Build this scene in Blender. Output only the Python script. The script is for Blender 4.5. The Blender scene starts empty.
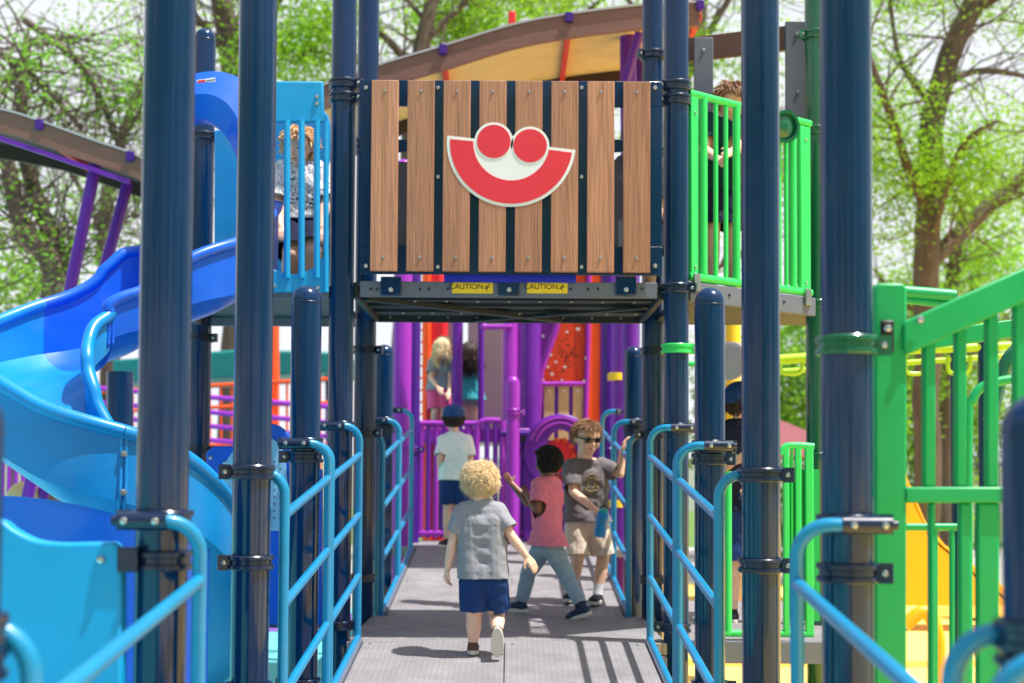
import bpy, bmesh, math, random
from math import pi, sin, cos, radians, sqrt, atan2, tan
from mathutils import Vector, Matrix, Euler, noise
random.seed(11)
scene = bpy.context.scene
COL = scene.collection
V = Vector
CAMZ = 1.55
F = 1400.0
PITCH = radians(2.5); ROLL = radians(0.33)
SX = 0.0013; SY = 0.0695; CAMX = .013
# ---- camera
cam_d = bpy.data.cameras.new('camera'); cam = bpy.data.objects.new('camera', cam_d); COL.objects.link(cam)
cam_d.sensor_width = 36.0; cam_d.lens = 36.0*F/1024
cam_d.shift_y = SY; cam_d.shift_x = SX
cam_d.clip_start = 0.05; cam_d.clip_end = 3000
Mcam = Matrix.Translation((CAMX, 0, CAMZ)) @ Matrix.Rotation(pi/2+PITCH, 4, 'X') @ Matrix.Rotation(ROLL, 4, 'Z')
cam.matrix_world = Mcam
scene.camera = cam
cam_d.dof.use_dof = True; cam_d.dof.focus_distance = 5.7; cam_d.dof.aperture_fstop = 2.4
MR = Mcam.to_3x3()
def at(px, py, Y):
    """world point that stands at depth Y on the sight line through the given spot"""
    d = MR @ V(((px-512)/F + SX*1024/F, (341.5-py)/F + SY*1024/F, -1.0))
    t = Y/d.y
    return V((CAMX+d.x*t, Y, CAMZ+d.z*t))

# ---- object helpers
LOC = {}
SPLIT = {'bolt', 'slot', 'perforation', 'back_plate', 'bracket', 'lace', 'rung', 'slot', 'moulded_rib', 'moulded_ridge', 'wheel_knob', 'temple_arm', 'picket', 'board'}
def wloc(o): return LOC.get(o.name, V((0, 0, 0)))
def tag(o, label=None, cat=None, group=None, kind=None):
    if label: o['label'] = label
    if cat: o['category'] = cat
    if group: o['group'] = group
    if kind: o['kind'] = kind
    return o
def empty(name, loc, label, cat, group=None):
    o = bpy.data.objects.new(name, None); COL.objects.link(o)
    o.location = loc; LOC[o.name] = V(loc); o.empty_display_size = .1
    return tag(o, label, cat, group)
def frame_of(t):
    t = t.normalized()
    up = V((0, 0, 1)) if abs(t.z) < .95 else V((0, 1, 0))
    n = up.cross(t).normalized(); b = t.cross(n)
    return n, b
class MB:
    def __init__(s): s.v = []; s.f = []; s.isl = []
    def add(s, vs, fs):
        s.isl.append((vs, fs)); o = len(s.v); s.v += [tuple(x) for x in vs]; s.f += [tuple(i+o for i in f) for f in fs]; return s
    def box(s, c, size, M=None):
        c = V(c); hx, hy, hz = size[0]/2, size[1]/2, size[2]/2
        vs = [V((x, y, z)) for x in (-hx, hx) for y in (-hy, hy) for z in (-hz, hz)]
        if M is not None: vs = [M @ p for p in vs]
        return s.add([p+c for p in vs], [(0,1,3,2), (4,6,7,5), (0,4,5,1), (2,3,7,6), (0,2,6,4), (1,5,7,3)])
    def beam(s, p, q, w, h):
        """box bar from p to q, w sideways, h upward"""
        p = V(p); q = V(q); t = (q-p).normalized()
        up = V((0, 0, 1)) if abs(t.z) < .98 else V((0, 1, 0))
        n = t.cross(up).normalized(); b = n.cross(t)
        vs = [a + n*(i*w/2) + b*(j*h/2) for a in (p, q) for i, j in ((-1,-1), (1,-1), (1,1), (-1,1))]
        return s.add(vs, [(0,1,2,3), (7,6,5,4), (0,4,5,1), (1,5,6,2), (2,6,7,3), (3,7,4,0)])
    def tube(s, pts, r, n=14, cap=True):
        pts = [V(p) for p in pts]; m = len(pts)
        rs = r if isinstance(r, (list, tuple)) else [r]*m
        t0 = (pts[1]-pts[0]); a, b = frame_of(t0); vs = []
        for i, p in enumerate(pts):
            t = (pts[min(i+1, m-1)]-pts[max(i-1, 0)]).normalized()
            a = (a - t*a.dot(t)); a = a.normalized() if a.length > 1e-6 else frame_of(t)[0]
            b = t.cross(a)
            for k in range(n):
                w = 2*pi*k/n; vs.append(p + (a*cos(w)+b*sin(w))*rs[i])
        fs = [(i*n+k, i*n+(k+1) % n, (i+1)*n+(k+1) % n, (i+1)*n+k) for i in range(m-1) for k in range(n)]
        if cap: fs += [tuple(range(n-1, -1, -1)), tuple((m-1)*n+k for k in range(n))]
        return s.add(vs, fs)
    def lathe(s, prof, c=(0, 0, 0), n=28, M=None):
        """prof list of (r,z); poles closed with fans"""
        c = V(c); vs = []
        for r, z in prof:
            for k in range(n):
                p = V((r*cos(2*pi*k/n), r*sin(2*pi*k/n), z)); vs.append((M @ p if M is not None else p)+c)
        m = len(prof)
        fs = [(i*n+k, i*n+(k+1) % n, (i+1)*n+(k+1) % n, (i+1)*n+k) for i in range(m-1) for k in range(n)]
        fs += [tuple(range(n-1, -1, -1)), tuple((m-1)*n+k for k in range(n))]
        return s.add(vs, fs)
    def prism(s, poly, d, org, ux=V((1, 0, 0)), uz=V((0, 0, 1))):
        """flat polygon (u,w) in plane ux,uz at org, given thickness d along ux x uz"""
        org = V(org); nn = ux.cross(uz).normalized(); n = len(poly)
        a = [org+ux*p[0]+uz*p[1] for p in poly]; b = [p+nn*d for p in a]
        fs = [tuple(range(n)), tuple(range(2*n-1, n-1, -1))] + [(i, n+i, n+(i+1) % n, (i+1) % n) for i in range(n)]
        return s.add(a+b, fs)
    def ring(s, outer, inner, d, org, ux=V((1, 0, 0)), uz=V((0, 0, 1))):
        org = V(org); nn = ux.cross(uz).normalized(); n = len(outer)
        A = [org+ux*p[0]+uz*p[1] for p in outer]; B = [org+ux*p[0]+uz*p[1] for p in inner]
        vs = A+B+[p+nn*d for p in A]+[p+nn*d for p in B]; fs = []
        for i in range(n):
            j = (i+1) % n
            fs += [(i, j, n+j, n+i), (2*n+j, 2*n+i, 3*n+i, 3*n+j), (j, i, 2*n+i, 2*n+j), (n+i, n+j, 3*n+j, 3*n+i)]
        return s.add(vs, fs)
    def ell(s, c, rad, M=None, nu=20, nv=12):
        c = V(c); vs = [V((0, 0, -1))]
        for j in range(1, nv):
            a = -pi/2+pi*j/nv
            for k in range(nu): vs.append(V((cos(a)*cos(2*pi*k/nu), cos(a)*sin(2*pi*k/nu), sin(a))))
        vs.append(V((0, 0, 1)))
        vs = [V((p.x*rad[0], p.y*rad[1], p.z*rad[2])) for p in vs]
        if M is not None: vs = [M @ p for p in vs]
        fs = [(0, 1+(k+1) % nu, 1+k) for k in range(nu)]
        for j in range(nv-2):
            for k in range(nu):
                a = 1+j*nu+k; b = 1+j*nu+(k+1) % nu; fs.append((a, b, b+nu, a+nu))
        L = len(vs)-1; o = 1+(nv-2)*nu
        fs += [(L, o+k, o+(k+1) % nu) for k in range(nu)]
        return s.add([p+c for p in vs], fs)
    def cap(s, p, q, rp, rq, n=16):
        p = V(p); q = V(q); d = q-p; L = max(d.length, 1e-5); t = d/L if d.length > 1e-5 else V((0,0,1)); a, b = frame_of(t)
        vs = []; rows = []
        for i in range(1, 6): w = -pi/2+i*pi/10; rows.append((p+t*(sin(w)*rp), cos(w)*rp))
        for i in range(0, 5): w = i*pi/10; rows.append((q+t*(sin(w)*rq), cos(w)*rq))
        vs.append(p-t*rp)
        for c, r in rows:
            for k in range(n): vs.append(c+(a*cos(2*pi*k/n)+b*sin(2*pi*k/n))*r)
        vs.append(q+t*rq); m = len(rows)
        fs = [(0, 1+(k+1) % n, 1+k) for k in range(n)]
        fs += [(1+i*n+k, 1+i*n+(k+1) % n, 1+(i+1)*n+(k+1) % n, 1+(i+1)*n+k) for i in range(m-1) for k in range(n)]
        L_ = len(vs)-1; o = 1+(m-1)*n; fs += [(L_, o+k, o+(k+1) % n) for k in range(n)]
        return s.add(vs, fs)
    def mesh(s, name):
        me = bpy.data.meshes.new(name); me.from_pydata([tuple(v) for v in s.v], [], s.f); me.update(); return me
    def build(s, name, m, parent=None, bevel=0, sharp=35, smooth=True, seg=2):
        if name in SPLIT and len(s.isl) > 1 and parent is not None:
            for vs, fs in s.isl: o = MB().add(vs, fs).build(name, m, parent, bevel, sharp, smooth, seg)
            return o
        return link(s.mesh(name), name, m, parent, bevel, sharp, smooth, seg)
def link(me, name, m, parent=None, bevel=0, sharp=35, smooth=True, seg=2, fixn=True):
    if parent is not None:
        off = wloc(parent)
        me.transform(Matrix.Translation(-off))
    if fixn:
        bm = bmesh.new(); bm.from_mesh(me); bmesh.ops.recalc_face_normals(bm, faces=bm.faces); bm.to_mesh(me); bm.free()
    for mm in (m if isinstance(m, (list, tuple)) else [m]): me.materials.append(mm)
    if smooth:
        me.polygons.foreach_set('use_smooth', [True]*len(me.polygons)); me.set_sharp_from_angle(angle=radians(sharp))
    o = bpy.data.objects.new(name, me); COL.objects.link(o)
    if parent is not None:
        o.parent = parent; LOC[o.name] = wloc(parent)
    if bevel:
        b = o.modifiers.new('bevel', 'BEVEL'); b.width = bevel; b.segments = seg; b.limit_method = 'ANGLE'; b.angle_limit = radians(40); b.harden_normals = False
    return o
def top(mb, name, m, label, cat, group=None, kind=None, **k):
    return tag(mb.build(name, m, None, **k), label, cat, group, kind)
def spline(pts, n=8):
    """Catmull-Rom through points (any tuple length)"""
    out = []; m = len(pts)
    for i in range(m-1):
        p0 = pts[max(i-1, 0)]; p1 = pts[i]; p2 = pts[i+1]; p3 = pts[min(i+2, m-1)]
        for k in range(n):
            t = k/n
            out.append(tuple(.5*((2*b)+(-a+c)*t+(2*a-5*b+4*c-d)*t*t+(-a+3*b-3*c+d)*t**3) for a, b, c, d in zip(p0, p1, p2, p3)))
    out.append(tuple(pts[-1])); return out
def arc(cx, cz, r, a0, a1, n=12, rz=None):
    rz = rz or r
    return [(cx+r*cos(radians(a0+(a1-a0)*i/n)), cz+rz*sin(radians(a0+(a1-a0)*i/n))) for i in range(n+1)]
def text_mesh(s, size, name, m, parent, M, depth=.0006):
    cu = bpy.data.curves.new(name, 'FONT'); cu.body = s; cu.size = size; cu.extrude = depth; cu.align_x = 'CENTER'; cu.align_y = 'CENTER'
    o = bpy.data.objects.new(name+'_tmp', cu); COL.objects.link(o)
    dg = bpy.context.evaluated_depsgraph_get(); me = bpy.data.meshes.new_from_object(o.evaluated_get(dg)); bpy.data.objects.remove(o)
    me.materials.clear(); me.transform(M)
    return link(me, name, m, parent, smooth=False)

# ---- materials
def lin(c): return tuple(((x/255)/12.92 if x/255 <= .04045 else (((x/255)+.055)/1.055)**2.4) for x in c)
def mat(name, c, rough=.4, metal=0., coat=0., var=.08, vs=6., bump=0., bs=60., trans=0., sss=0., spec=.5, stretch=(1, 1, 1), dirt=0., objvar=0.):
    m = bpy.data.materials.new(name); m.use_nodes = True; nt = m.node_tree; N = nt.nodes; L = nt.links
    b = N['Principled BSDF']; b.inputs['Roughness'].default_value = rough; b.inputs['Metallic'].default_value = metal
    b.inputs['Coat Weight'].default_value = coat; b.inputs['Coat Roughness'].default_value = .08
    b.inputs['Specular IOR Level'].default_value = spec
    if sss:
        b.inputs['Subsurface Weight'].default_value = sss; b.inputs['Subsurface Radius'].default_value = (.02, .012, .01); b.inputs['Subsurface Scale'].default_value = .6
    c = lin(c); tc = N.new('ShaderNodeTexCoord'); mp = N.new('ShaderNodeMapping'); L.new(tc.outputs['Object'], mp.inputs['Vector'])
    mp.inputs['Scale'].default_value = stretch
    nz = N.new('ShaderNodeTexNoise'); nz.inputs['Scale'].default_value = vs; nz.inputs['Detail'].default_value = 5; L.new(mp.outputs[0], nz.inputs['Vector'])
    rp = N.new('ShaderNodeValToRGB'); L.new(nz.outputs['Fac'], rp.inputs['Fac'])
    rp.color_ramp.elements[0].position = .3; rp.color_ramp.elements[1].position = .7
    rp.color_ramp.elements[0].color = tuple(max(0, x*(1-var)) for x in c)+(1,)
    rp.color_ramp.elements[1].color = tuple(min(1, x*(1+var)+.0) for x in c)+(1,)
    out = rp.outputs['Color']
    if objvar:
        oi = N.new('ShaderNodeObjectInfo'); mr = N.new('ShaderNodeMapRange'); mr.inputs['To Min'].default_value = 1-objvar; mr.inputs['To Max'].default_value = 1+objvar; L.new(oi.outputs['Random'], mr.inputs['Value'])
        hv = N.new('ShaderNodeHueSaturation'); L.new(mr.outputs[0], hv.inputs['Value']); L.new(out, hv.inputs['Color']); out = hv.outputs[0]
        ad = N.new('ShaderNodeVectorMath'); ad.operation = 'ADD'; sc = N.new('ShaderNodeVectorMath'); sc.operation = 'SCALE'; sc.inputs['Scale'].default_value = 37; cb = N.new('ShaderNodeCombineXYZ'); L.new(oi.outputs['Random'], cb.inputs['Z']); L.new(cb.outputs[0], sc.inputs[0]); L.new(sc.outputs[0], ad.inputs[0]); L.new(tc.outputs['Object'], ad.inputs[1]); L.new(ad.outputs[0], mp.inputs['Vector'])
    if dirt:
        n2 = N.new('ShaderNodeTexNoise'); n2.inputs['Scale'].default_value = 3.5; n2.inputs['Detail'].default_value = 9; n2.inputs['Roughness'].default_value = .7; L.new(tc.outputs['Object'], n2.inputs['Vector'])
        r2 = N.new('ShaderNodeValToRGB'); r2.color_ramp.elements[0].position = .52; r2.color_ramp.elements[1].position = .75; r2.color_ramp.elements[1].color = (dirt, dirt, dirt, 1); r2.color_ramp.elements[0].color = (0, 0, 0, 1); L.new(n2.outputs['Fac'], r2.inputs['Fac'])
        mx = N.new('ShaderNodeMix'); mx.data_type = 'RGBA'; mx.inputs['B'].default_value = (.33, .3, .26, 1); L.new(r2.outputs['Color'], mx.inputs['Factor']); L.new(out, mx.inputs['A']); out = mx.outputs['Result']
        ra = N.new('ShaderNodeMath'); ra.operation = 'MULTIPLY_ADD'; ra.inputs[1].default_value = .25; ra.inputs[2].default_value = rough-.04; L.new(nz.outputs['Fac'], ra.inputs[0]); L.new(ra.outputs[0], b.inputs['Roughness'])
    L.new(out, b.inputs['Base Color'])
    if bump:
        n3 = N.new('ShaderNodeTexNoise'); n3.inputs['Scale'].default_value = bs; n3.inputs['Detail'].default_value = 3; L.new(mp.outputs[0], n3.inputs['Vector'])
        bp = N.new('ShaderNodeBump'); bp.inputs['Strength'].default_value = bump; bp.inputs['Distance'].default_value = .01; L.new(n3.outputs['Fac'], bp.inputs['Height']); L.new(bp.outputs[0], b.inputs['Normal'])
    if trans:
        tr = N.new('ShaderNodeBsdfTranslucent'); L.new(out, tr.inputs['Color']); mx = N.new('ShaderNodeMixShader'); mx.inputs[0].default_value = trans
        L.new(b.outputs[0], mx.inputs[1]); L.new(tr.outputs[0], mx.inputs[2]); L.new(mx.outputs[0], N['Material Output'].inputs['Surface'])
    return m
M = {}
def mk(k, *a, **kw): M[k] = mat(k, *a, **kw)
mk('navy', (2, 43, 84), .08, coat=.15, var=.08, dirt=.03, stretch=(1, 1, .25), spec=.38)
mk('navy_clamp', (4, 28, 62), .28, coat=.3, var=.05)
mk('bolt', (190, 192, 196), .3, metal=1.)
mk('cyan', (0, 132, 182), .3, coat=.3, var=.06, dirt=.10)
mk('turquoise', (0, 132, 204), .26, var=.08, sss=.0, dirt=.12)
mk('blue_plastic', (0, 92, 214), .26, var=.08, dirt=.10)
mk('panel_turquoise', (0, 150, 210), .38, var=.07, dirt=.10)
mk('pale_blue', (140, 195, 225), .4, var=.05)
mk('green', (0, 162, 92), .35, var=.06, dirt=.04)
mk('light_green', (48, 208, 104), .38, var=.05)
mk('dark_green', (0, 92, 62), .25, coat=.5, var=.05)
mk('yellow_green', (170, 215, 30), .35)
mk('teal_roof', (0, 120, 120), .45)
mk('purple', (104, 22, 158), .33, var=.06, dirt=.08)
mk('deep_purple', (66, 12, 130), .33, var=.06)
mk('violet', (156, 44, 184), .35, var=.06)
mk('orange', (240, 84, 26), .4, var=.05)
mk('orange_red', (215, 62, 24), .45, var=.12, vs=40)
mk('red', (222, 30, 45), .4)
mk('tan', (206, 178, 128), .6, var=.08)
mk('mauve_grey', (140, 116, 128), .55, var=.08)
mk('slat', (170, 120, 94), .6, var=.2, objvar=.16, vs=5, bump=.5, bs=14, stretch=(7, 7, .45))
mk('roof_brown', (130, 88, 78), .5, var=.12, stretch=(.4, 3, 3), bump=.2, bs=20)
mk('dark_brown', (66, 40, 32), .6, var=.15)
mk('roof_tan', (228, 190, 128), .6, var=.06)
mk('steel_grey', (98, 106, 124), .5, var=.06, dirt=.1)
mk('slate', (92, 96, 112), .55, var=.08)
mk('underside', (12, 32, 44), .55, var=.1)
mk('silver', (150, 155, 160), .35, metal=.8)
mk('logo_red', (222, 48, 66), .45, var=.03)
mk('logo_white', (232, 234, 236), .45, var=.02)
mk('label_yellow', (240, 206, 40), .45, var=.03)
mk('black', (18, 18, 20), .5)
mk('royal', (10, 30, 190), .35)
mk('yellow', (248, 176, 10), .4, var=.05)
mk('skin_light', (236, 190, 166), .5, var=.06, vs=20, sss=.15)
mk('skin_pale', (240, 196, 172), .5, var=.06, vs=20, sss=.15)
mk('skin_dark', (134, 88, 68), .45, var=.08, vs=20, sss=.1)
mk('hair_blond', (240, 206, 164), .5, var=.3, vs=60)
mk('hair_brown', (148, 108, 78), .5, var=.25, vs=60)
mk('hair_black', (22, 15, 14), .6, var=.3, vs=60)
mk('hair_dark', (50, 34, 30), .5, var=.25, vs=60)
mk('hair_auburn', (228, 184, 136), .5, var=.25, vs=60)
mk('tee_grey', (148, 149, 158), .9, var=.08, vs=90, bump=.25, bs=260, spec=.2)
mk('tee_slate', (116, 110, 115), .9, var=.10, vs=90, bump=.25, bs=260, spec=.2)
mk('tee_pink', (240, 132, 158), .9, var=.07, vs=40, bump=.25, bs=200, spec=.2)
mk('tee_white', (232, 234, 236), .9, var=.03, bump=.2, bs=200, spec=.2)
mk('tee_navy', (34, 38, 62), .9, var=.1, spec=.2)
mk('tee_darkgreen', (18, 62, 60), .9, var=.15, spec=.2)
mk('shorts_navy', (32, 60, 114), .9, var=.15, vs=40, bump=.3, bs=120, spec=.2)
mk('shorts_tan', (222, 204, 188), .9, var=.08, vs=40, bump=.3, bs=120, spec=.2)
mk('jeans', (152, 170, 188), .9, var=.14, vs=30, bump=.3, bs=160, spec=.2)
mk('teal_dress', (60, 178, 190), .85, var=.08)
mk('pink_bright', (236, 90, 150), .8)
mk('shoe_dark', (34, 36, 46), .7, var=.2, vs=40)
mk('shoe_brown', (96, 66, 56), .7, var=.15, vs=40)
mk('shoe_navy', (30, 52, 84), .7, var=.2, vs=40)
mk('sole', (222, 214, 200), .7, var=.06)
mk('cap_blue', (14, 62, 122), .8, var=.1)
mk('eye_white', (230, 228, 224), .3)
mk('lip', (190, 96, 90), .5)
mk('lens', (20, 16, 20), .12, coat=.5)
mk('bark', (94, 80, 70), .9, var=.3, vs=3, bump=.9, bs=9, stretch=(3, 3, .6))
mk('leaf', (150, 196, 54), .55, var=.5, vs=.8, trans=.5, spec=.3)
mk('leaf_dark', (128, 182, 58), .55, var=.5, vs=.8, trans=.5, spec=.3)
mk('hedge_leaf', (130, 172, 60), .6, var=.5, vs=.7, trans=.35, spec=.3)
mk('iron', (24, 26, 30), .5)
mk('gold_print', (186, 166, 116), .8)
mk('mirror_plastic', (180, 172, 178), .25)
def patterned(name, a, b, scale):
    m = bpy.data.materials.new(name); m.use_nodes = True; N = m.node_tree.nodes; L = m.node_tree.links; p = N['Principled BSDF']; p.inputs['Roughness'].default_value = .9
    tc = N.new('ShaderNodeTexCoord'); w = N.new('ShaderNodeTexNoise'); w.inputs['Scale'].default_value = scale; w.inputs['Detail'].default_value = 1; w.inputs['Distortion'].default_value = 2.5
    r = N.new('ShaderNodeValToRGB'); r.color_ramp.interpolation = 'CONSTANT'; e = r.color_ramp.elements; e[0].color = lin(a)+(1,); e[1].position = .46; e[1].color = lin(b)+(1,); x = e.new(.53); x.color = lin(a)+(1,)
    L.new(tc.outputs['Object'], w.inputs['Vector']); L.new(w.outputs['Fac'], r.inputs['Fac']); L.new(r.outputs['Color'], p.inputs['Base Color']); M[name] = m
patterned('blouse', (232, 232, 236), (30, 34, 60), 24)
patterned('knit', (66, 66, 72), (20, 20, 26), 60)

def deck_mat():
    """ribbed grey vinyl-coated deck with rows of small drain holes"""
    m = bpy.data.materials.new('deck'); m.use_nodes = True; N = m.node_tree.nodes; L = m.node_tree.links; p = N['Principled BSDF']; p.inputs['Roughness'].default_value = .6
    tc = N.new('ShaderNodeTexCoord'); sx = N.new('ShaderNodeSeparateXYZ'); L.new(tc.outputs['Object'], sx.inputs[0])
    def math_(op, a, b=None):
        n = N.new('ShaderNodeMath'); n.operation = op
        for i, x in enumerate((a, b)):
            if x is None: continue
            if isinstance(x, (int, float)): n.inputs[i].default_value = x
            else: L.new(x, n.inputs[i])
        return n.outputs[0]
    fx = math_('FRACT', math_('MULTIPLY', sx.outputs['X'], 1/.026)); fy = math_('FRACT', math_('MULTIPLY', sx.outputs['Y'], 1/.032))
    dx = math_('ABSOLUTE', math_('SUBTRACT', fx, .5)); dy = math_('ABSOLUTE', math_('SUBTRACT', fy, .5))
    h = math_('ADD', math_('MULTIPLY', math_('LESS_THAN', math_('ADD', math_('MULTIPLY', dx, dx), math_('MULTIPLY', dy, dy)), .035), .7), math_('MULTIPLY', math_('GREATER_THAN', dx, .38), .6))
    rib = math_('SMOOTH_MIN', dx, .3)
    nz = N.new('ShaderNodeTexNoise'); nz.inputs['Scale'].default_value = 5; nz.inputs['Detail'].default_value = 8; nz.inputs['Roughness'].default_value = .65; L.new(tc.outputs['Object'], nz.inputs['Vector'])
    r = N.new('ShaderNodeValToRGB'); r.color_ramp.elements[0].color = lin((120, 117, 121))+(1,); r.color_ramp.elements[1].color = lin((149, 146, 147))+(1,); r.color_ramp.elements[0].position = .32; r.color_ramp.elements[1].position = .68; L.new(nz.outputs['Fac'], r.inputs['Fac'])
    mx = N.new('ShaderNodeMix'); mx.data_type = 'RGBA'; mx.inputs['B'].default_value = (.175, .165, .185, 1); L.new(h, mx.inputs['Factor']); L.new(r.outputs['Color'], mx.inputs['A']); L.new(mx.outputs['Result'], p.inputs['Base Color'])
    bp = N.new('ShaderNodeBump'); bp.inputs['Strength'].default_value = .5; bp.inputs['Distance'].default_value = .006; L.new(rib, bp.inputs['Height']); L.new(bp.outputs[0], p.inputs['Normal'])
    M['deck'] = m
deck_mat()
# ---------------- world, sun
SUNV = V((.385, -.13, 1)).normalized()
w = bpy.data.worlds.new('World'); scene.world = w; w.use_nodes = True; N = w.node_tree.nodes; L = w.node_tree.links
bg = N['Background']; bg.inputs['Strength'].default_value = .10
sky = N.new('ShaderNodeTexSky'); sky.sky_type = 'NISHITA'; sky.sun_disc = False
sky.sun_elevation = math.asin(SUNV.z); sky.sun_rotation = atan2(SUNV.x, SUNV.y); sky.air_density = 1.0; sky.dust_density = 3.5; sky.ozone_density = 1.0
tc = N.new('ShaderNodeTexCoord'); mp = N.new('ShaderNodeMapping'); mp.inputs['Scale'].default_value = (1, 1, 3.0); L.new(tc.outputs['Generated'], mp.inputs['Vector'])
cn = N.new('ShaderNodeTexNoise'); cn.inputs['Scale'].default_value = 2.2; cn.inputs['Detail'].default_value = 8; L.new(mp.outputs[0], cn.inputs['Vector'])
cr = N.new('ShaderNodeValToRGB'); cr.color_ramp.elements[0].position = .45; cr.color_ramp.elements[0].color = (.05, .05, .05, 1); cr.color_ramp.elements[1].position = .65; L.new(cn.outputs['Fac'], cr.inputs['Fac'])
mx = N.new('ShaderNodeMix'); mx.data_type = 'RGBA'; mx.inputs['B'].default_value = (6.6, 6.8, 7.2, 1)
sz = N.new('ShaderNodeSeparateXYZ'); L.new(tc.outputs['Generated'], sz.inputs[0]); mrz = N.new('ShaderNodeMapRange'); mrz.inputs['From Min'].default_value = .30; mrz.inputs['From Max'].default_value = .62; mrz.inputs['To Min'].default_value = 1; mrz.inputs['To Max'].default_value = 0; L.new(sz.outputs['Z'], mrz.inputs['Value'])
mxm = N.new('ShaderNodeMath'); mxm.operation = 'MAXIMUM'; L.new(cr.outputs['Color'], mxm.inputs[0]); L.new(mrz.outputs[0], mxm.inputs[1])
L.new(mxm.outputs[0], mx.inputs['Factor']); L.new(sky.outputs[0], mx.inputs['A']); L.new(mx.outputs['Result'], bg.inputs['Color'])
sd = bpy.data.lights.new('sun', 'SUN'); sun = bpy.data.objects.new('sun', sd); COL.objects.link(sun); sun.location = (6, -3, 20)
sd.energy = 5.0; sd.angle = radians(.6); sd.color = (1, .96, .9); sun.rotation_euler = (-SUNV).to_track_quat('-Z', 'Y').to_euler()
scene.view_settings.view_transform = 'Standard'; scene.view_settings.look = 'None'; scene.view_settings.exposure = .55; scene.view_settings.gamma = 1
scene.render.engine = 'CYCLES'; scene.cycles.max_bounces = 8; scene.cycles.transparent_max_bounces = 8

# ---------------- levels
LZ = .71                      # landing height
UZ = 2.52                     # upper deck height
def rz(Y):                    # ramp surface height
    if Y < 7.02: return LZ-.1*(7.02-Y)
    if Y < 8.32: return LZ
    return LZ+.1*(min(Y, 10.9)-8.32)
PX = .85
ROWS = [2.2, 3.48, 4.68, 5.88, 7.08, 8.26, 9.52, 10.78]
PR = .0635
# ---------------- ground
def ground_mat():
    m = bpy.data.materials.new('plaza'); m.use_nodes = True; N = m.node_tree.nodes; L = m.node_tree.links; p = N['Principled BSDF']; p.inputs['Roughness'].default_value = .85
    tc = N.new('ShaderNodeTexCoord'); n = N.new('ShaderNodeTexNoise'); n.inputs['Scale'].default_value = 40; n.inputs['Detail'].default_value = 8; L.new(tc.outputs['Object'], n.inputs['Vector'])
    r = N.new('ShaderNodeValToRGB'); r.color_ramp.elements[0].color = (.36, .35, .33, 1); r.color_ramp.elements[1].color = (.5, .49, .46, 1); L.new(n.outputs['Fac'], r.inputs['Fac']); L.new(r.outputs['Color'], p.inputs['Base Color']); return m
def sheet(name, poly, z, m):
    mb = MB(); mb.add([V((x, y, z)) for x, y in poly], [tuple(range(len(poly)))]); o = mb.build(name, m, smooth=False); return tag(o, kind='structure')
sheet('ground', [(-900, -900), (900, -900), (900, 900), (-900, 900)], 0, ground_mat())
mk('rubber_aqua', (96, 200, 205), .85, var=.12, vs=120, bump=.3, bs=200)
mk('rubber_purple', (110, 70, 160), .85, var=.12, vs=120, bump=.3, bs=200)
mk('rubber_yellow', (250, 212, 110), .85, var=.1, vs=120, bump=.3, bs=200)
mk('rubber_orange', (245, 172, 58), .85, var=.1, vs=120, bump=.3, bs=200)
mk('grass_far', (88, 120, 50), .9, var=.3, vs=3)
def blob(cx, cy, rx, ry, n=40, w=.08, s=0): return [(cx+rx*cos(2*pi*i/n)*(1+w*sin(3*2*pi*i/n+s)), cy+ry*sin(2*pi*i/n)*(1+w*cos(2*2*pi*i/n+s))) for i in range(n)]
sheet('rubber_surface', [(-12, -3), (0, -3), (0, 16), (-12, 16)], .004, M['rubber_aqua'])
sheet('rubber_surface', [(0, -3), (14, -3), (14, 20), (0, 20)], .004, M['rubber_yellow'])
sheet('rubber_surface', blob(-4.5, 14.6, 5.5, 1.1, w=.1), .008, M['rubber_purple'])
ringpts = []
for (a, r0) in ((1, 2.5), (-1, 2.2)): pass
mb = MB(); outer = blob(2.6, 13.6, 3.9, 2.3, 48, .04); inner = blob(2.6, 13.6, 3.5, 1.95, 48, .04)
n = 48; mb.add([V((x, y, .008)) for x, y in outer]+[V((x, y, .008)) for x, y in inner], [(i, (i+1) % n, n+(i+1) % n, n+i) for i in range(n)])
tag(mb.build('rubber_surface', M['rubber_orange'], smooth=False), kind='structure')
sheet('rubber_surface', blob(8, 15.5, 3.6, 1.6, w=.1, s=1), .008, M['rubber_orange'])
sheet('lawn', [(-200, 30), (200, 30), (200, 200), (-200, 200)], .004, M['grass_far'])

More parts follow.
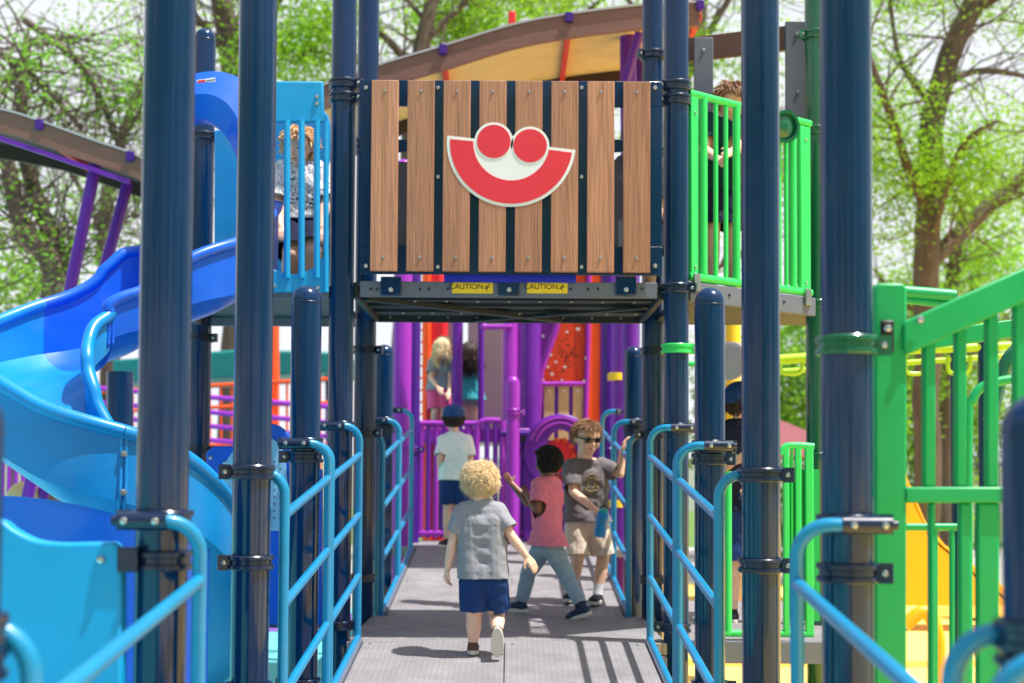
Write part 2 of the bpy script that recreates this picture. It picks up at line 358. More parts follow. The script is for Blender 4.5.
# ---------------- ramp and landing
def bolt(mb, p, d, r=.009):
    q = V((0, 0, 1)).rotation_difference(V(d)).to_matrix(); mb.lathe([(r, 0), (r, r*.35), (r*.75, r*.7), (r*.2, r*.85)], p, 12, q)
def deck_panel(mb, x0, x1, y0, y1, z0, z1, th=.05):
    mb.add([V((x0, y0, z0)), V((x1, y0, z0)), V((x1, y1, z1)), V((x0, y1, z1)), V((x0, y0, z0-th)), V((x1, y0, z0-th)), V((x1, y1, z1-th)), V((x0, y1, z1-th))],
           [(0,1,2,3), (7,6,5,4), (0,4,5,1), (1,5,6,2), (2,6,7,3), (3,7,4,0)])
def ramp(name, segs, label, x0=-.715, x1=.69):
    t = empty(name, (0, segs[0][0], 0), label, 'ramp')
    for (a, b) in segs:
        for (u0, u1) in ((x0, -.013), (-.009, x1)): mb = MB(); deck_panel(mb, u0, u1, a+.004, b-.004, rz(a), rz(b)); mb.build('deck_panel', M['deck'], t, bevel=.004)
        bm_ = MB()
        for xx in (x0+.04, -.05, .03, x1-.04):
            for yy in (a+.05, b-.05): bolt(bm_, (xx, yy, rz(a)+(rz(b)-rz(a))*(yy-a)/(b-a)), (0, 0, 1), .008)
        bm_.build('bolt', M['silver'], t)
        for x in (x0-.014, x1+.014):
            e = MB(); e.beam((x, a+.004, rz(a)-.02), (x, b-.004, rz(b)-.02), .024, .075); e.build('edge_strip', M['steel_grey'], t, bevel=.003)
    return t
ramp('access_ramp', [(.3, 2.24), (2.24, 4.64), (4.64, 7.02)], 'grey perforated lower ramp in front of the landing with the running toddler on it')
ramp('access_ramp', [(8.32, 9.5), (9.5, 10.9)], 'grey perforated upper ramp that climbs from the shaded landing to the purple structure')
t = empty('landing_deck', (0, 7.02, 0), 'flat grey landing in the shade under the bridge platform, wider than both ramps', 'deck')
mb = MB(); deck_panel(mb, -.80, .80, 7.026, 8.314, LZ, LZ, .06); mb.build('deck_panel', M['deck'], t, bevel=.004)
mb = MB(); mb.box((0, 7.04, LZ-.11), (1.6, .04, .09)); mb.box((0, 8.30, LZ-.11), (1.6, .04, .09)); mb.box((-.78, 7.67, LZ-.11), (.04, 1.2, .09)); mb.box((.78, 7.67, LZ-.11), (.04, 1.2, .09)); mb.build('frame', M['steel_grey'], t, bevel=.003)
t = empty('side_deck', (1.33, 7.05, 0), 'grey low deck to the right of the landing where the child in a cap stands', 'deck')
mb = MB(); deck_panel(mb, .93, 1.9, 7.06, 9.4, LZ, LZ, .05); mb.build('deck_panel', M['deck'], t, bevel=.004)
mb = MB(); mb.box((1.415, 7.05, LZ-.045), (.97, .03, .11)); mb.box((1.9, 8.2, LZ-.045), (.03, 2.2, .11)); mb.build('edge_strip', M['steel_grey'], t, bevel=.003)
mb = MB()
for x, z in ((1.05, 0), (1.3, 0), (1.62, 0), (1.8, 0)): mb.lathe([(.009, 0), (.009, .006), (.004, .009)], (x, 7.035, LZ-.045), 10, Matrix.Rotation(pi/2, 3, 'X'))
mb.build('bolt', M['bolt'], t)

# ---------------- posts
def clamp_ring(post, x, y, z, m, ear=(-1, 0), double=True, R=PR):
    mb = MB(); r = R+.001
    prof = [(r, z-.024), (r+.010, z-.024), (r+.013, z-.020), (r+.013, z-.010), (r+.006, z-.007), (r+.006, z+.007), (r+.013, z+.010), (r+.013, z+.020), (r+.010, z+.024), (r, z+.024), (r, z-.024)]
    n = 32; vs = []; fs = []
    for a, b in prof[:-1]:
        for k in range(n): vs.append(V((x+a*cos(2*pi*k/n), y+a*sin(2*pi*k/n), b)))
    m_ = len(prof)-1
    for i in range(m_):
        for k in range(n): fs.append((i*n+k, i*n+(k+1) % n, ((i+1) % m_)*n+(k+1) % n, ((i+1) % m_)*n+k))
    mb.add(vs, fs)
    ex, ey = ear; l = sqrt(ex*ex+ey*ey); ex /= l; ey /= l
    c = V((x+ex*(R+.026), y+ey*(R+.026), z)); Rm = Matrix.Rotation(atan2(ey, ex), 3, 'Z')
    mb.box(c, (.040, .022, .05), Rm)
    o = mb.build('clamp', m, post, sharp=30)
    b = MB(); nrm = V((-ey, ex, 0)); 
    for s in (-1, 1): bolt(b, c+nrm*(s*.011), nrm*s)
    b.build('bolt', M['bolt'], o)
def make_post(name, x, y, z1, label, m='navy', clamps=(), cm='navy_clamp', group='navy posts along the ramp', r=PR, z0=-.02):
    t = empty(name, (x, y, 0), label, 'post', group)
    k = r/PR; prof = [(r*.98, z0), (r, z0+.004), (r, z1-.062)]+[(r*cos(radians(a)), z1-.062+.06*sin(radians(a))) for a in (12, 25, 38, 50, 62, 74, 84)]
    MB().lathe(prof, (x, y, 0), 48).build('shaft', M[m], t, sharp=25)
    # cap seam
    MB().tube([(x+(r+.0005)*cos(2*pi*i/36), y+(r+.0005)*sin(2*pi*i/36), z1-.075) for i in range(37)], .0018, 6).build('cap_seam', M[cm], t)
    for c in clamps: clamp_ring(t, x, y, c[0], M[c[2] if len(c) > 2 else cm], c[1], R=r)
    return t
TALL = 4.6
def zz(py, Y): return at(512, py, Y).z
PG = 'navy posts along the ramp'
lab = {
 0: ('short navy post cut by the left edge of the photo, nearest on the left', 'short navy post with rounded top cut by the right edge of the photo'),
 1: ('widest navy post left of the ramp, beside the turquoise wavy panel', 'widest navy post right of the ramp with green clamp to the green stair barrier'),
 2: ('tall navy post left of the ramp, second nearest, crossing in front of the lower slide', 'tall navy post right of the ramp, second nearest, in front of the light green barrier'),
 3: ('short round-topped navy post left of the ramp, the nearer of the two short ones there', 'short round-topped navy post right of the ramp, the nearer of the two short ones there'),
 4: ('tall navy post at the front left corner of the bridge platform', 'tall navy post at the front right corner of the bridge platform with one green clamp'),
 5: ('tall navy post at the rear left corner of the bridge platform', 'tall navy post at the rear right corner of the bridge platform'),
 6: ('far short round-topped navy post left of the upper ramp', 'far short round-topped navy post right of the upper ramp beside the boy in sunglasses')}
tops = {0: zz(388, 2.2), 1: TALL, 2: TALL, 3: zz(286, 5.88), 4: TALL, 5: TALL, 6: zz(345, 9.52)}
def hooptop(i): return rz(ROWS[i])+1.075
for i in range(7):
    for s in (-1, 1):
        Y = ROWS[i]; h = hooptop(i); cl = []
        if i in (0, 1, 2, 3, 6): cl += [(h, (s, -.25)), (h-.30 if i == 2 else h-.12*(i == 1)-.055*(i != 1), (s, -.3))]
        if i == 2: cl += [(h-.72, (s, -.3))]
        if i == 3: cl += [(h-1.0, (s, -.2))]
        if i == 4:
            cl += [(h, (s, -.25)), (zz(86, 7.08), (-s, -.4)), (zz(100, 7.08), (-s, -.4)), (h-1.0, (-s, .2))]
            if s == 1: cl += [(zz(348, 7.08), (1, 0), 'light_green'), (zz(288, 7.08), (1, -.5))]
        if i == 5: cl += [(zz(351, 8.26), (1, -.3)), (h, (-s, -.3)), (zz(55, 8.26) if s == 1 else zz(145, 8.26), (-s, -.5)), (zz(152, 8.26), (-s, -.3)), (h-.85, (s, -.3))]
        if i == 1 and s == 1: cl += [(zz(344, 3.48), (1, -.15), 'dark_green')]
        if i == 1 and s == -1: cl = [(h, (-1, -.3)), (zz(562, 3.48), (-1, -.35))]
        make_post('navy_post', s*PX, Y, tops[i], lab[i][0 if s < 0 else 1], clamps=cl)
pl = at(201, 300, 8.2)
make_post('navy_post', pl.x, 8.2, zz(30, 8.2), 'tall round-topped navy post behind the slide hood at the left platform', clamps=[(zz(139, 8.2), (1, -.3)), (zz(340, 8.2), (1, -.3)), (zz(452, 8.2), (1, -.3))], group=None)
make_post('green_post', at(817, 300, 7.95).x, 7.95, TALL, 'tall dark green post between two navy posts right of the green barrier', m='dark_green', cm='dark_green', clamps=[(zz(34, 7.95), (-1, -.3)), (zz(130, 7.95), (-1, .3)), (zz(303, 7.95), (-1, -.3)), (zz(455, 7.95), (1, -.3)), (zz(640, 7.95), (-1, -.3))], group=None)

# ---------------- ramp railings
RX = {-1: .745, 1: .715}
RR = .0175
def railing(s, Ya, Yb, label, near=True, far=True, bars=(.93, .63, .325, .02), farfront=True):
    x = s*RX[s]; t = empty('ramp_railing', (x, (Ya+Yb)/2, 0), label, 'railing', 'light blue railings along the ramps')
    for (Y, on, y) in ((Ya, near, Ya+.035), (Yb, far, Yb-.045)):
        if not on: continue
        h = rz(Y)+1.075; yy = y; R = .075
        # hoop: from the outer face of the post sweeping in front of it, bending down
        yf = Y-PR-.022 if y < Y else Y+PR*.4
        pts = [(s*(PX-.01), yf, h)]
        pts += [(s*(abs(x)+R), yf, h)]
        pts += [(s*(abs(x)+R-R*sin(a)), yf+(yy-yf)*(a/(pi/2)), h-R+R*cos(a)) for a in [pi/2*k/8 for k in range(1, 9)]]
        pts += [(x, yy, rz(Y)-.10)]
        MB().tube(pts, RR, 16).build('end_hoop', M['cyan'], t, sharp=50)
        mb = MB(); mb.tube([(s*(PX+.085), yf, h), (s*(PX-.035), yf, h)], .0225, 16); mb.tube([(s*(PX+.10), yf, h), (s*(PX+.085), yf, h)], .012, 12)
        mb.box((s*PX, (yf+Y)/2, h), (.06, abs(yf-Y)*.9, .03))
        o = mb.build('sleeve', M['navy_clamp'], t)
        b = MB()
        for dx in (.065, -.01): bolt(b, (s*(PX+dx), yf-.0225, h), (0, -1, 0), .010)
        b.build('bolt', M['bolt'], o)
    ya, yb = Ya+.035, Yb-.045
    for hb in bars:
        MB().tube([(x, ya, rz(Ya)+hb), (x, yb, rz(Yb)+hb)], .0165, 14).build('rail_bar', M['cyan'], t, sharp=50)
    return t
segs = [(.9, 2.08, 'nearest light blue railing end at the lower %s corner of the photo, lower hoop'), (2.2, 3.48, 'light blue railing at lower %s whose sloping bar runs to the widest navy post'),
        (4.68, 5.88, 'light blue %s railing of the lower ramp, ending at the near short post'), (5.88, 7.08, 'light blue %s railing of the lower ramp, ending at the landing corner post'),
        (8.26, 9.52, 'light blue railing on the %s of the upper ramp, first beyond the landing'), (9.52, 10.78, 'farthest light blue railing on the %s of the upper ramp by the purple structure')]
for (a, b, l) in segs:
    for s in (-1, 1): railing(s, a, b, l % ('left' if s < 0 else 'right'))

# ---------------- bridge platform (upper deck) + slatted panel
t = empty('bridge_platform', (0, 7.05, UZ-.1), 'raised platform bridging the ramp with grey edge beam and dark perforated underside', 'platform')
zb, zt = zz(297.5, 7.05), zz(282, 7.05)
xL, xR = at(360, 290, 7.05).x, at(657, 290, 7.05).x
mb = MB(); mb.box(((xL+xR)/2, 7.06, (zb+zt)/2), (xR-xL, .03, zt-zb)); mb.box((0, 7.075, zt-.006), (xR-xL, .05, .008)); mb.build('edge_beam', M['steel_grey'], t, bevel=.003)
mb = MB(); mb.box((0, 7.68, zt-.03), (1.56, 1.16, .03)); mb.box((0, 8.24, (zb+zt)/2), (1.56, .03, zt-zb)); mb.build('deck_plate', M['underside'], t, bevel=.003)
mb = MB()
for x in (-.78, .78): mb.box((x, 7.66, (zb+zt)/2), (.03, 1.14, zt-zb))
mb.beam((-.74, 7.2, zb+.012), (.3, 8.2, zb+.012), .05, .03); mb.beam((.74, 7.5, zb+.005), (-.2, 8.21, zb+.005), .045, .012)
for y in (7.35, 7.62, 7.9): mb.box((0, y, zb+.028), (1.52, .05, .022))
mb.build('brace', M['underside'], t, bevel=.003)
mb = MB()
for i in range(9):
    bolt(mb, (-.66+i*.165, 7.35, zb+.017), (0, 0, -1), .008); bolt(mb, (-.6+i*.165, 7.9, zb+.017), (0, 0, -1), .008)
    bolt(mb, (-.7+i*.17, 8.225, zb+.03), (0, -1, 0), .008)
mb.build('bolt', M['silver'], t)
for px in (391, 509, 626):
    p = at(px, 286, 7.035); mb = MB(); mb.box((p.x, 7.036, p.z-.0), (.105, .014, .095)); o = mb.build('bracket', M['navy'], t, bevel=.006)
    b = MB(); bolt(b, (p.x, 7.028, p.z-.02), (0, -1, 0), .015); b.build('bolt', M['bolt'], o)
mb = MB()
for px in (371, 377, 420, 429, 448, 570.5, 588, 598, 642):
    p = at(px, 289, 7.0445); mb.lathe([(.007, 0), (.007, .003)], (p.x, 7.0445, p.z), 10, Matrix.Rotation(pi/2, 3, 'X'))
mb.build('slot', M['black'], t)
for (a, b) in ((452, 493), (527, 567.5)):
    p0 = at(a, 293.2, 7.0425); p1 = at(b, 282.8, 7.0425); c = (p0+p1)/2
    mb = MB(); mb.box((c.x, 7.0435, c.z), (p1.x-p0.x, .002, p1.z-p0.z)); o = mb.build('caution_label', M['label_yellow'], t)
    text_mesh('CAUTION', .038, 'lettering', M['black'], o, Matrix.Translation((c.x-.032, 7.0418, c.z+.006)) @ Matrix.Rotation(pi/2, 4, 'X'), .0004)
    mb = MB(); fx = c.x+.073; q = c.z  # running figure pictogram
    mb.ell((fx+.008, 7.0418, q+.017), (.004, .0006, .004), nu=10, nv=6); mb.beam((fx+.006, 7.0418, q+.011), (fx-.002, 7.0418, q-.002), .0012, .006)
    mb.beam((fx-.002, 7.0418, q-.002), (fx-.014, 7.0418, q-.004), .0012, .0035); mb.beam((fx-.001, 7.0418, q-.003), (fx+.004, 7.0418, q-.016), .0012, .0035); mb.beam((fx+.005, 7.0418, q+.009), (fx-.012, 7.0418, q+.006), .0012, .003); mb.beam((fx+.005, 7.0418, q+.008), (fx+.016, 7.0418, q+.002), .0012, .003)
    mb.build('pictogram', M['black'], o)

yp = 6.98
t = empty('slatted_panel', (0, yp, UZ), 'panel of eight brown slats bolted on a navy frame above the ramp', 'panel')
sz0, sz1 = at(512, 272, yp).z, at(512, 81.5, yp).z
for a in (371, 407, 443, 479, 515, 551, 587, 623):
    x0 = at(a, 180, yp).x; x1 = at(a+27, 180, yp).x
    mb = MB(); mb.box(((x0+x1)/2, yp, (sz0+sz1)/2), (x1-x0, .028, sz1-sz0)); o = mb.build('slat', M['slat'], t, bevel=.003)
    b = MB()
    for z in (sz1-.055, sz0+.07): bolt(b, ((x0+x1)/2, yp-.014, z), (0, -1, 0), .0085)
    b.build('bolt', M['bolt'], o)
yb = yp+.03
def pxbox(mb, a, y0, b, y1, Y, th=.02):
    p = at(a, y1, Y); q = at(b, y0, Y); mb.box(((p.x+q.x)/2, Y, (p.z+q.z)/2), (q.x-p.x, th, q.z-p.z))
mb = MB(); pxbox(mb, 360, 82, 662, 106, yb); pxbox(mb, 360, 247, 662, 274, yb); pxbox(mb, 360, 106, 372, 247, yb); pxbox(mb, 649, 106, 662, 247, yb)
pxbox(mb, 424, 106, 596, 247, yb+.001, .022); pxbox(mb, 372, 140, 424, 152, yb); pxbox(mb, 596, 140, 649, 152, yb)
mb.build('back_frame', M['navy'], t, bevel=.003)
mb = MB(); pxbox(mb, 396, 162, 424, 247, yb+.04, .01); pxbox(mb, 596, 162, 625, 247, yb+.04, .01); mb.build('back_plate', M['steel_grey'], t)
mb = MB()
for px in (438, 581.5):
    for py in (88, 177, 267): bolt(mb, at(px, py, yb-.012), (0, -1, 0), .012)
for px in (366, 655):
    for py in (88, 266): bolt(mb, at(px, py, yb-.012), (0, -1, 0), .013)
mb.build('bolt', M['bolt'], t)
mb = MB(); pxbox(mb, 444, 275, 576, 282.3, yb+.03, .03); top(mb, 'kick_strip', M['royal'], 'royal blue strip between the slatted panel and the grey platform beam', 'strip', bevel=.003)
# emblem: half disc, two balls
t = empty('emblem_sign', at(511, 165, yp-.02), 'red and white half-disc emblem with two round red balls mounted on the slats', 'sign')
S = yp/F/6.206*1.0; c0 = at(430+505/6.206, 110+203/6.206, yp-.016); tl = radians(-6.1)
ux = V((cos(tl), 0, sin(tl))); uz = V((-sin(tl), 0, cos(tl)))
def E(cx, cy): # crop coordinates -> local u,w
    d = V(((cx-505)*S, 0, -(cy-203)*S)); return (d.dot(ux), d.dot(uz))
yo = V((0, -1, 0))
mb = MB()
mb.prism(arc(0, 0, 403*S, 180, 360, 48), -.010, c0, ux, uz)
for cc in ((395, 196), (622, 222)):
    u, w_ = E(*cc); mb.prism(arc(u, w_, 121*S, 0, 354, 40), -.009, c0+yo*.0008, ux, uz)
mb.prism([E(455, 235), E(560, 245), E(540, 175), E(508, 158), E(478, 170)], -.008, c0+yo*.0004, ux, uz)
if True: o = mb.build('backing', M['logo_white'], t, sharp=30)
cf = c0+yo*.0028
mb = MB(); i_ = 18*S
outer = [(max(min(p[0], 1e9), -1e9), min(p[1], -i_)) for p in arc(0, 0, 384*S, 183, 357, 48)]; inner = [(p[0], min(p[1], -i_)) for p in arc(0, 0, 238*S, 357+1, 183-1, 48)]
mb.prism(outer+inner, -.002, cf+yo*-.0008, ux, uz); mb.build('crescent', M['logo_red'], t, sharp=30)
for cc in ((395, 196), (622, 222)):
    u, w_ = E(*cc); mb = MB(); mb.prism(arc(u, w_, 105*S, 0, 354, 40), -.002, cf, ux, uz); mb.build('ball_disc', M['logo_red'], t, sharp=30)
# ---------------- slide
def chute(name, st, m, parent, w=.32, n=10, lip=True, seam0=False, rng=None):
    st = spline(st, n); mb = MB(); m_ = len(st); A = []; rimL = []; rimR = []; nprof = 0
    for i, p in enumerate(st):
        if rng and not rng[0] <= i <= rng[1]: continue
        a = V(st[max(i-1, 0)][:3]); b = V(st[min(i+1, m_-1)][:3]); t = (b-a); t.z *= .5; t.normalize()
        side = V((t.y, -t.x, 0)).normalized()          # right of travel
        up = V((0, 0, 1)); c = V(p[:3]); hl, hr = p[3], p[4]
        inner = []
        for k in range(5): inner.append((-w-.0, hl-(hl-.10)*k/4))
        for k in range(1, 8): q = k/8; inner.append((-w+2*w*q, .10*(abs(2*q-1)**2.6)))
        for k in range(5): inner.append((w+.0, .10+(hr-.10)*k/4))
        outer = []
        for j, (u, h) in enumerate(inner):
            u0, h0 = inner[max(j-1, 0)]; u1, h1 = inner[min(j+1, len(inner)-1)]; d = V((u1-u0, h1-h0)).normalized(); outer.append((u+d.y*.016, h-d.x*.016))
        ring_ = inner+outer[::-1]; nprof = len(ring_)
        A += [c+side*u+up*h for u, h in ring_]
        rimL.append(c+side*(-w-.008)+up*hl); rimR.append(c+side*(w+.008)+up*hr)
    m_ = len(A)//nprof
    fs = [(i*nprof+k, i*nprof+(k+1) % nprof, (i+1)*nprof+(k+1) % nprof, (i+1)*nprof+k) for i in range(m_-1) for k in range(nprof)]
    h = nprof//2
    for i in (0, m_-1):
        for k in range(h-1): fs.append((i*nprof+k, i*nprof+k+1, i*nprof+nprof-2-k, i*nprof+nprof-1-k))
    mb.add(A, fs)
    o = mb.build(name, m, parent, sharp=50)
    if lip:
        for r in (rimL, rimR): MB().tube([p+V((0, 0, -.006)) for p in r], .030, 14).build('rolled_rim', m, o, sharp=60)
    return o, rimL, rimR
def Z(r): return r+CAMZ
sl = empty('spiral_slide', (-1.9, 6.2, 0), 'blue and turquoise plastic spiral slide coming down from the left platform', 'slide')
ST = [(-1.51, 7.14, Z(.93), .45, .24), (-1.53, 7.02, Z(.86), .40, .28), (-1.60, 6.87, Z(.75), .34, .38), (-1.74, 6.76, Z(.65), .30, .46), (-1.86, 6.68, Z(.56), .27, .44), (-2.04, 6.57, Z(.47), .26, .35),
  (-2.16, 6.38, Z(.38), .28, .29), (-2.19, 6.18, Z(.29), .30, .31), (-2.13, 5.96, Z(.20), .28, .37), (-1.98, 5.80, Z(.07), .28, .37), (-1.78, 5.72, Z(-.09), .27, .37), (-1.62, 5.72, Z(-.21), .26, .37),
  (-1.51, 5.84, Z(-.36), .26, .36), (-1.46, 6.02, Z(-.55), .24, .34), (-1.45, 6.3, Z(-.76), .22, .30), (-1.50, 6.6, Z(-.94), .2, .26), (-1.62, 6.88, Z(-1.08), .18, .22), (-1.80, 7.12, Z(-1.18), .16, .18)]
def seam(i, mt):
    sp = spline(ST, 10); p = sp[i]; t = V(sp[i+1][:3])-V(sp[i-1][:3]); t.z *= .5; t.normalize(); side = V((t.y, -t.x, 0)).normalized(); c = V(p[:3]); hl, hr = p[3], p[4]
    pr = [(-.335, hl), (-.337, hl*.5), (-.335, .10), (-.26, .02), (-.12, -.018), (.12, -.018), (.26, .02), (.335, .10), (.337, hr*.5), (.335, hr)]
    for k in (-.011, .011): MB().tube([c+t*k+side*u+V((0, 0, h)) for u, h in spline(pr, 4)], .0075, 8).build('seam_flange', mt, sl, sharp=60)
    for u, h in ((.35, hr*.35), (.35, hr*.75), (.30, .03)):
        b = MB(); bolt(b, c+side*(u-.004)+V((0, 0, h)), side, .014); b.build('bolt', M['silver'], sl)
seam(50, M['blue_plastic']); seam(110, M['turquoise'])
chute('slide_section', ST, M['blue_plastic'], sl, rng=(0, 50)); chute('slide_section', ST, M['turquoise'], sl, rng=(50, 110)); chute('slide_section', ST, M['turquoise'], sl, rng=(110, 170))
# hood
hy = 7.02; hc = at(203, 150, hy); k = hy/F
outer = [(-52, -150), (-55, -60), (-52, 20), (-40, 55), (-18, 74), (2, 80), (22, 79), (40, 70), (52, 45), (56, 0), (55, -60), (52, -150)]
inner = [(-40, -150), (-42, -60), (-40, -20), (-32, 8), (-20, 24), (-8, 31), (4, 30), (18, 20), (30, 2), (38, -25), (40, -60), (38, -150)]
oo = spline(outer, 5); ii = spline(inner, 5)
def clip_open(o, i, d, org):
    mb = MB(); org = V(org); n = len(o)
    A = [org+V((p[0]*k, 0, p[1]*k)) for p in o]; B = [org+V((p[0]*k, 0, p[1]*k)) for p in i]
    # puffed front: ridge between outer and inner
    C = [(a*.45+b*.55)+V((0, -.07, 0)) for a, b in zip(A, B)]; A2 = [a+V((0, d, 0)) for a in A]; B2 = [b+V((0, d, 0)) for b in B]
    vs = A+C+B+A2+B2; f = []
    for q in range(n-1):
        f += [(q, q+1, n+q+1, n+q), (n+q, n+q+1, 2*n+q+1, 2*n+q), (q+1, q, 3*n+q, 3*n+q+1), (2*n+q, 2*n+q+1, 4*n+q+1, 4*n+q), (3*n+q, 4*n+q, 4*n+q+1, 3*n+q+1)]
    for q in (0, n-1): f.append((q, n+q, 2*n+q, 4*n+q, 3*n+q))
    return mb.add(vs, f)
hd = clip_open(oo, ii, .10, hc).build('hood', M['blue_plastic'], sl, sharp=55)
p = at(206, 81, hy-.032); mb = MB(); Rm = Matrix.Rotation(radians(-9), 3, 'Y'); mb.box(p, (.094, .003, .022), Rm); lb = mb.build('maker_label', M['logo_white'], hd, bevel=.001)
mb = MB(); mb.box(p+V((-.022, -.002, -.003)), (.040, .002, .013), Rm); mb.build('red_print', M['logo_red'], lb)
mb = MB(); mb.box(p+V((.024, -.002, .004)), (.044, .002, .006), Rm); mb.build('grey_print', M['steel_grey'], lb)

# ---------------- left platform with turquoise barrier
t = empty('side_platform', (-1.35, 7.1, UZ-.1), 'left raised platform with dark underside that the slide and the turquoise barrier stand on', 'platform')
zt2, zb2 = zz(287, 7.05), zz(300, 7.05)
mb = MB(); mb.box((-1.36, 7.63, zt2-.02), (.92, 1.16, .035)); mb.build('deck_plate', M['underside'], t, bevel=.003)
mb = MB(); mb.box((-1.36, 7.06, (zt2+zb2)/2), (.90, .03, zt2-zb2)); mb.box((-1.36, 8.2, (zt2+zb2)/2-.02), (.92, .03, zt2-zb2)); mb.box((-1.81, 7.63, (zt2+zb2)/2-.02), (.03, 1.16, zt2-zb2)); mb.build('edge_beam', M['steel_grey'], t, bevel=.003)
t = empty('turquoise_barrier', (-1.07, 7.0, UZ), 'turquoise plastic barrier with vertical bars in front of the woman on the left platform', 'barrier')
by = 7.0
def PXO(a, b, Y=by): return at(a, b, Y)
def quad_plate(mb, pts, th):
    """plate with given front outline (world points on a plane of constant Y)"""
    mb.prism([(p.x, p.z) for p in pts], -th, (0, pts[0].y, 0))
mb = MB(); quad_plate(mb, [PXO(262, 81), PXO(323, 81), PXO(324, 122), PXO(262, 122)], .035); mb.build('top_plate', M['panel_turquoise'], t, bevel=.008)
mb = MB(); quad_plate(mb, [PXO(*q) for q in spline([(262, 292), (262, 262), (275, 270), (295, 274), (312, 268), (324, 258), (326, 292)], 4)[:]], .035); mb.build('bottom_plate', M['panel_turquoise'], t, bevel=.006)
for a in (264, 326):
    MB().tube([PXO(a, 122), PXO(a, 292)], .014, 12).build('frame_bar', M['panel_turquoise'], t)
for a in (287, 301.5, 317):
    MB().tube([PXO(a, 120), PXO(a, 278)], .0165, 12).build('vertical_bar', M['panel_turquoise'], t)
b = MB()
for q in ((274, 96), (274, 105), (317, 97), (317, 104), (274, 286), (318, 288)): bolt(b, PXO(*q)+V((0, -.001, 0)), (0, -1, 0), .011)
b.build('bolt', M['bolt'], t)
# play panels behind: climber top moulding seen through bars
mb = MB(); q0 = at(262, 118, 8.1)
mb.prism([(p.x, p.z) for p in [at(*q, 8.12) for q in spline([(264, 285), (262, 150), (262, 110), (322, 108), (330, 150), (324, 190), (334, 240), (334, 285)], 4)]], -.05, (0, 8.12, 0))
top(mb, 'climber_panel', M['turquoise'], 'turquoise moulded climber panel behind the woman at the back of the left platform', 'panel', bevel=.01)
mb = MB(); quad_plate(mb, [at(214, 130, 8.0), at(233, 128, 8.0), at(250, 150, 8.0), at(250, 280, 8.0), at(214, 280, 8.0)], .04)
top(mb, 'climber_panel', M['turquoise'], 'turquoise moulded wall seen through the arch of the blue slide hood', 'panel', bevel=.01)

# ---------------- lower left foreground
t = empty('wavy_panel', (-1.3, 3.45, .2), 'thick turquoise panel with wavy top edge at lower left beside the widest left post', 'panel')
Yw = 3.40; pts = spline([(-25, 515), (0, 520), (14, 530), (35, 540), (60, 543), (90, 542.5), (112, 542.5)], 4)+[(118, 545), (121, 552), (121, 720), (121, 820), (-25, 820)]
mb = MB(); quad_plate(mb, [at(*q, Yw) for q in pts[::-1]], .055); mb.build('board', M['panel_turquoise'], t, bevel=.012, seg=4)
b = MB(); bolt(b, at(101, 560, Yw), (0, -1, 0), .011); b.build('bolt', M['bolt'], t)
mb = MB(); p = at(119, 560, Yw); q = at(136, 560, Yw); mb.box((p+q)/2+V((0, .02, 0)), (.05, .05, .06)); o = mb.build('bracket', M['navy_clamp'], t, bevel=.004)
# blue curved wall behind
t = empty('blue_drum', (-1.4, 4.5, 0), 'tall curved royal blue plastic wall at lower left, behind the wavy turquoise panel', 'play drum')
mb = MB(); n = 40; cx, cy, R = -1.56, 4.55, .60; vs = []
for i in range(n+1):
    a = radians(180+180*i/n); x, y = cx+R*cos(a), cy+R*sin(a)*.45
    h = 1.475-.16*(abs(x-cx-.0)/R)**2.2-.02*(x-cx)
    for (dr, zz_) in ((0, .02), (0, h-.012), (.006, h), (-.020, h), (-.026, h-.012), (-.026, .02)):
        ca, sa = cos(a), sin(a); vs.append(V((cx+(R+dr)*ca, cy+(R+dr)*sa*.45, zz_)))
mb.add(vs, [(i*6+k, i*6+(k+1) % 6, (i+1)*6+(k+1) % 6, (i+1)*6+k) for i in range(n) for k in range(6)]+[(0,1,2,3,4,5), tuple(n*6+k for k in range(5, -1, -1))])
mb.build('wall', M['blue_plastic'], t, sharp=40)
# blue barrier with pale slatted inset beyond the opening
t = empty('blue_barrier', (-1.5, 7.4, .2), 'arched blue barrier panel with pale blue perforated inset behind the second left post', 'barrier')
Yb = 7.35
mb = MB(); quad_plate(mb, [at(*q, Yb) for q in [(206, 625), (206, 452), (214, 446), (248, 446)]+[(p[0], p[1]) for p in spline([(250, 442), (258, 428), (275, 424), (290, 436), (300, 455), (322, 470)], 4)]+[(322, 625)]], .05); mb.build('board', M['blue_plastic'], t, bevel=.008)
mb = MB(); quad_plate(mb, [at(*q, Yb-.012) for q in spline([(222, 531), (222, 480), (230, 455), (250, 440), (270, 438), (282, 450), (287, 480), (287, 531)], 4)], .01); o = mb.build('inset_plate', M['pale_blue'], t, bevel=.003)
mb = MB()
for a in (262, 268, 274, 280):
    for q in range(0, 9): p = at(a, 462+q*7, Yb-.0135); mb.lathe([(.006, 0), (.006, .002)], p, 8, Matrix.Rotation(pi/2, 3, 'X'))
mb.build('perforation', M['slate'], o)
MB().tube([at(269, 456, Yb-.02), at(269, 528, Yb-.02)], .006, 8).build('slot_rib', M['pale_blue'], o)
b = MB()
for q in ((211, 458), (211, 470), (225, 463), (214, 600)): bolt(b, at(*q, Yb), (0, -1, 0), .012)
b.build('bolt', M['bolt'], t)
mb = MB(); quad_plate(mb, [at(*q, 7.5) for q in [(200, 628), (200, 614), (330, 614), (330, 628)]], .6); top(mb, 'low_step', M['slate'], 'dark grey low platform edge under the blue barrier', 'step', bevel=.004)
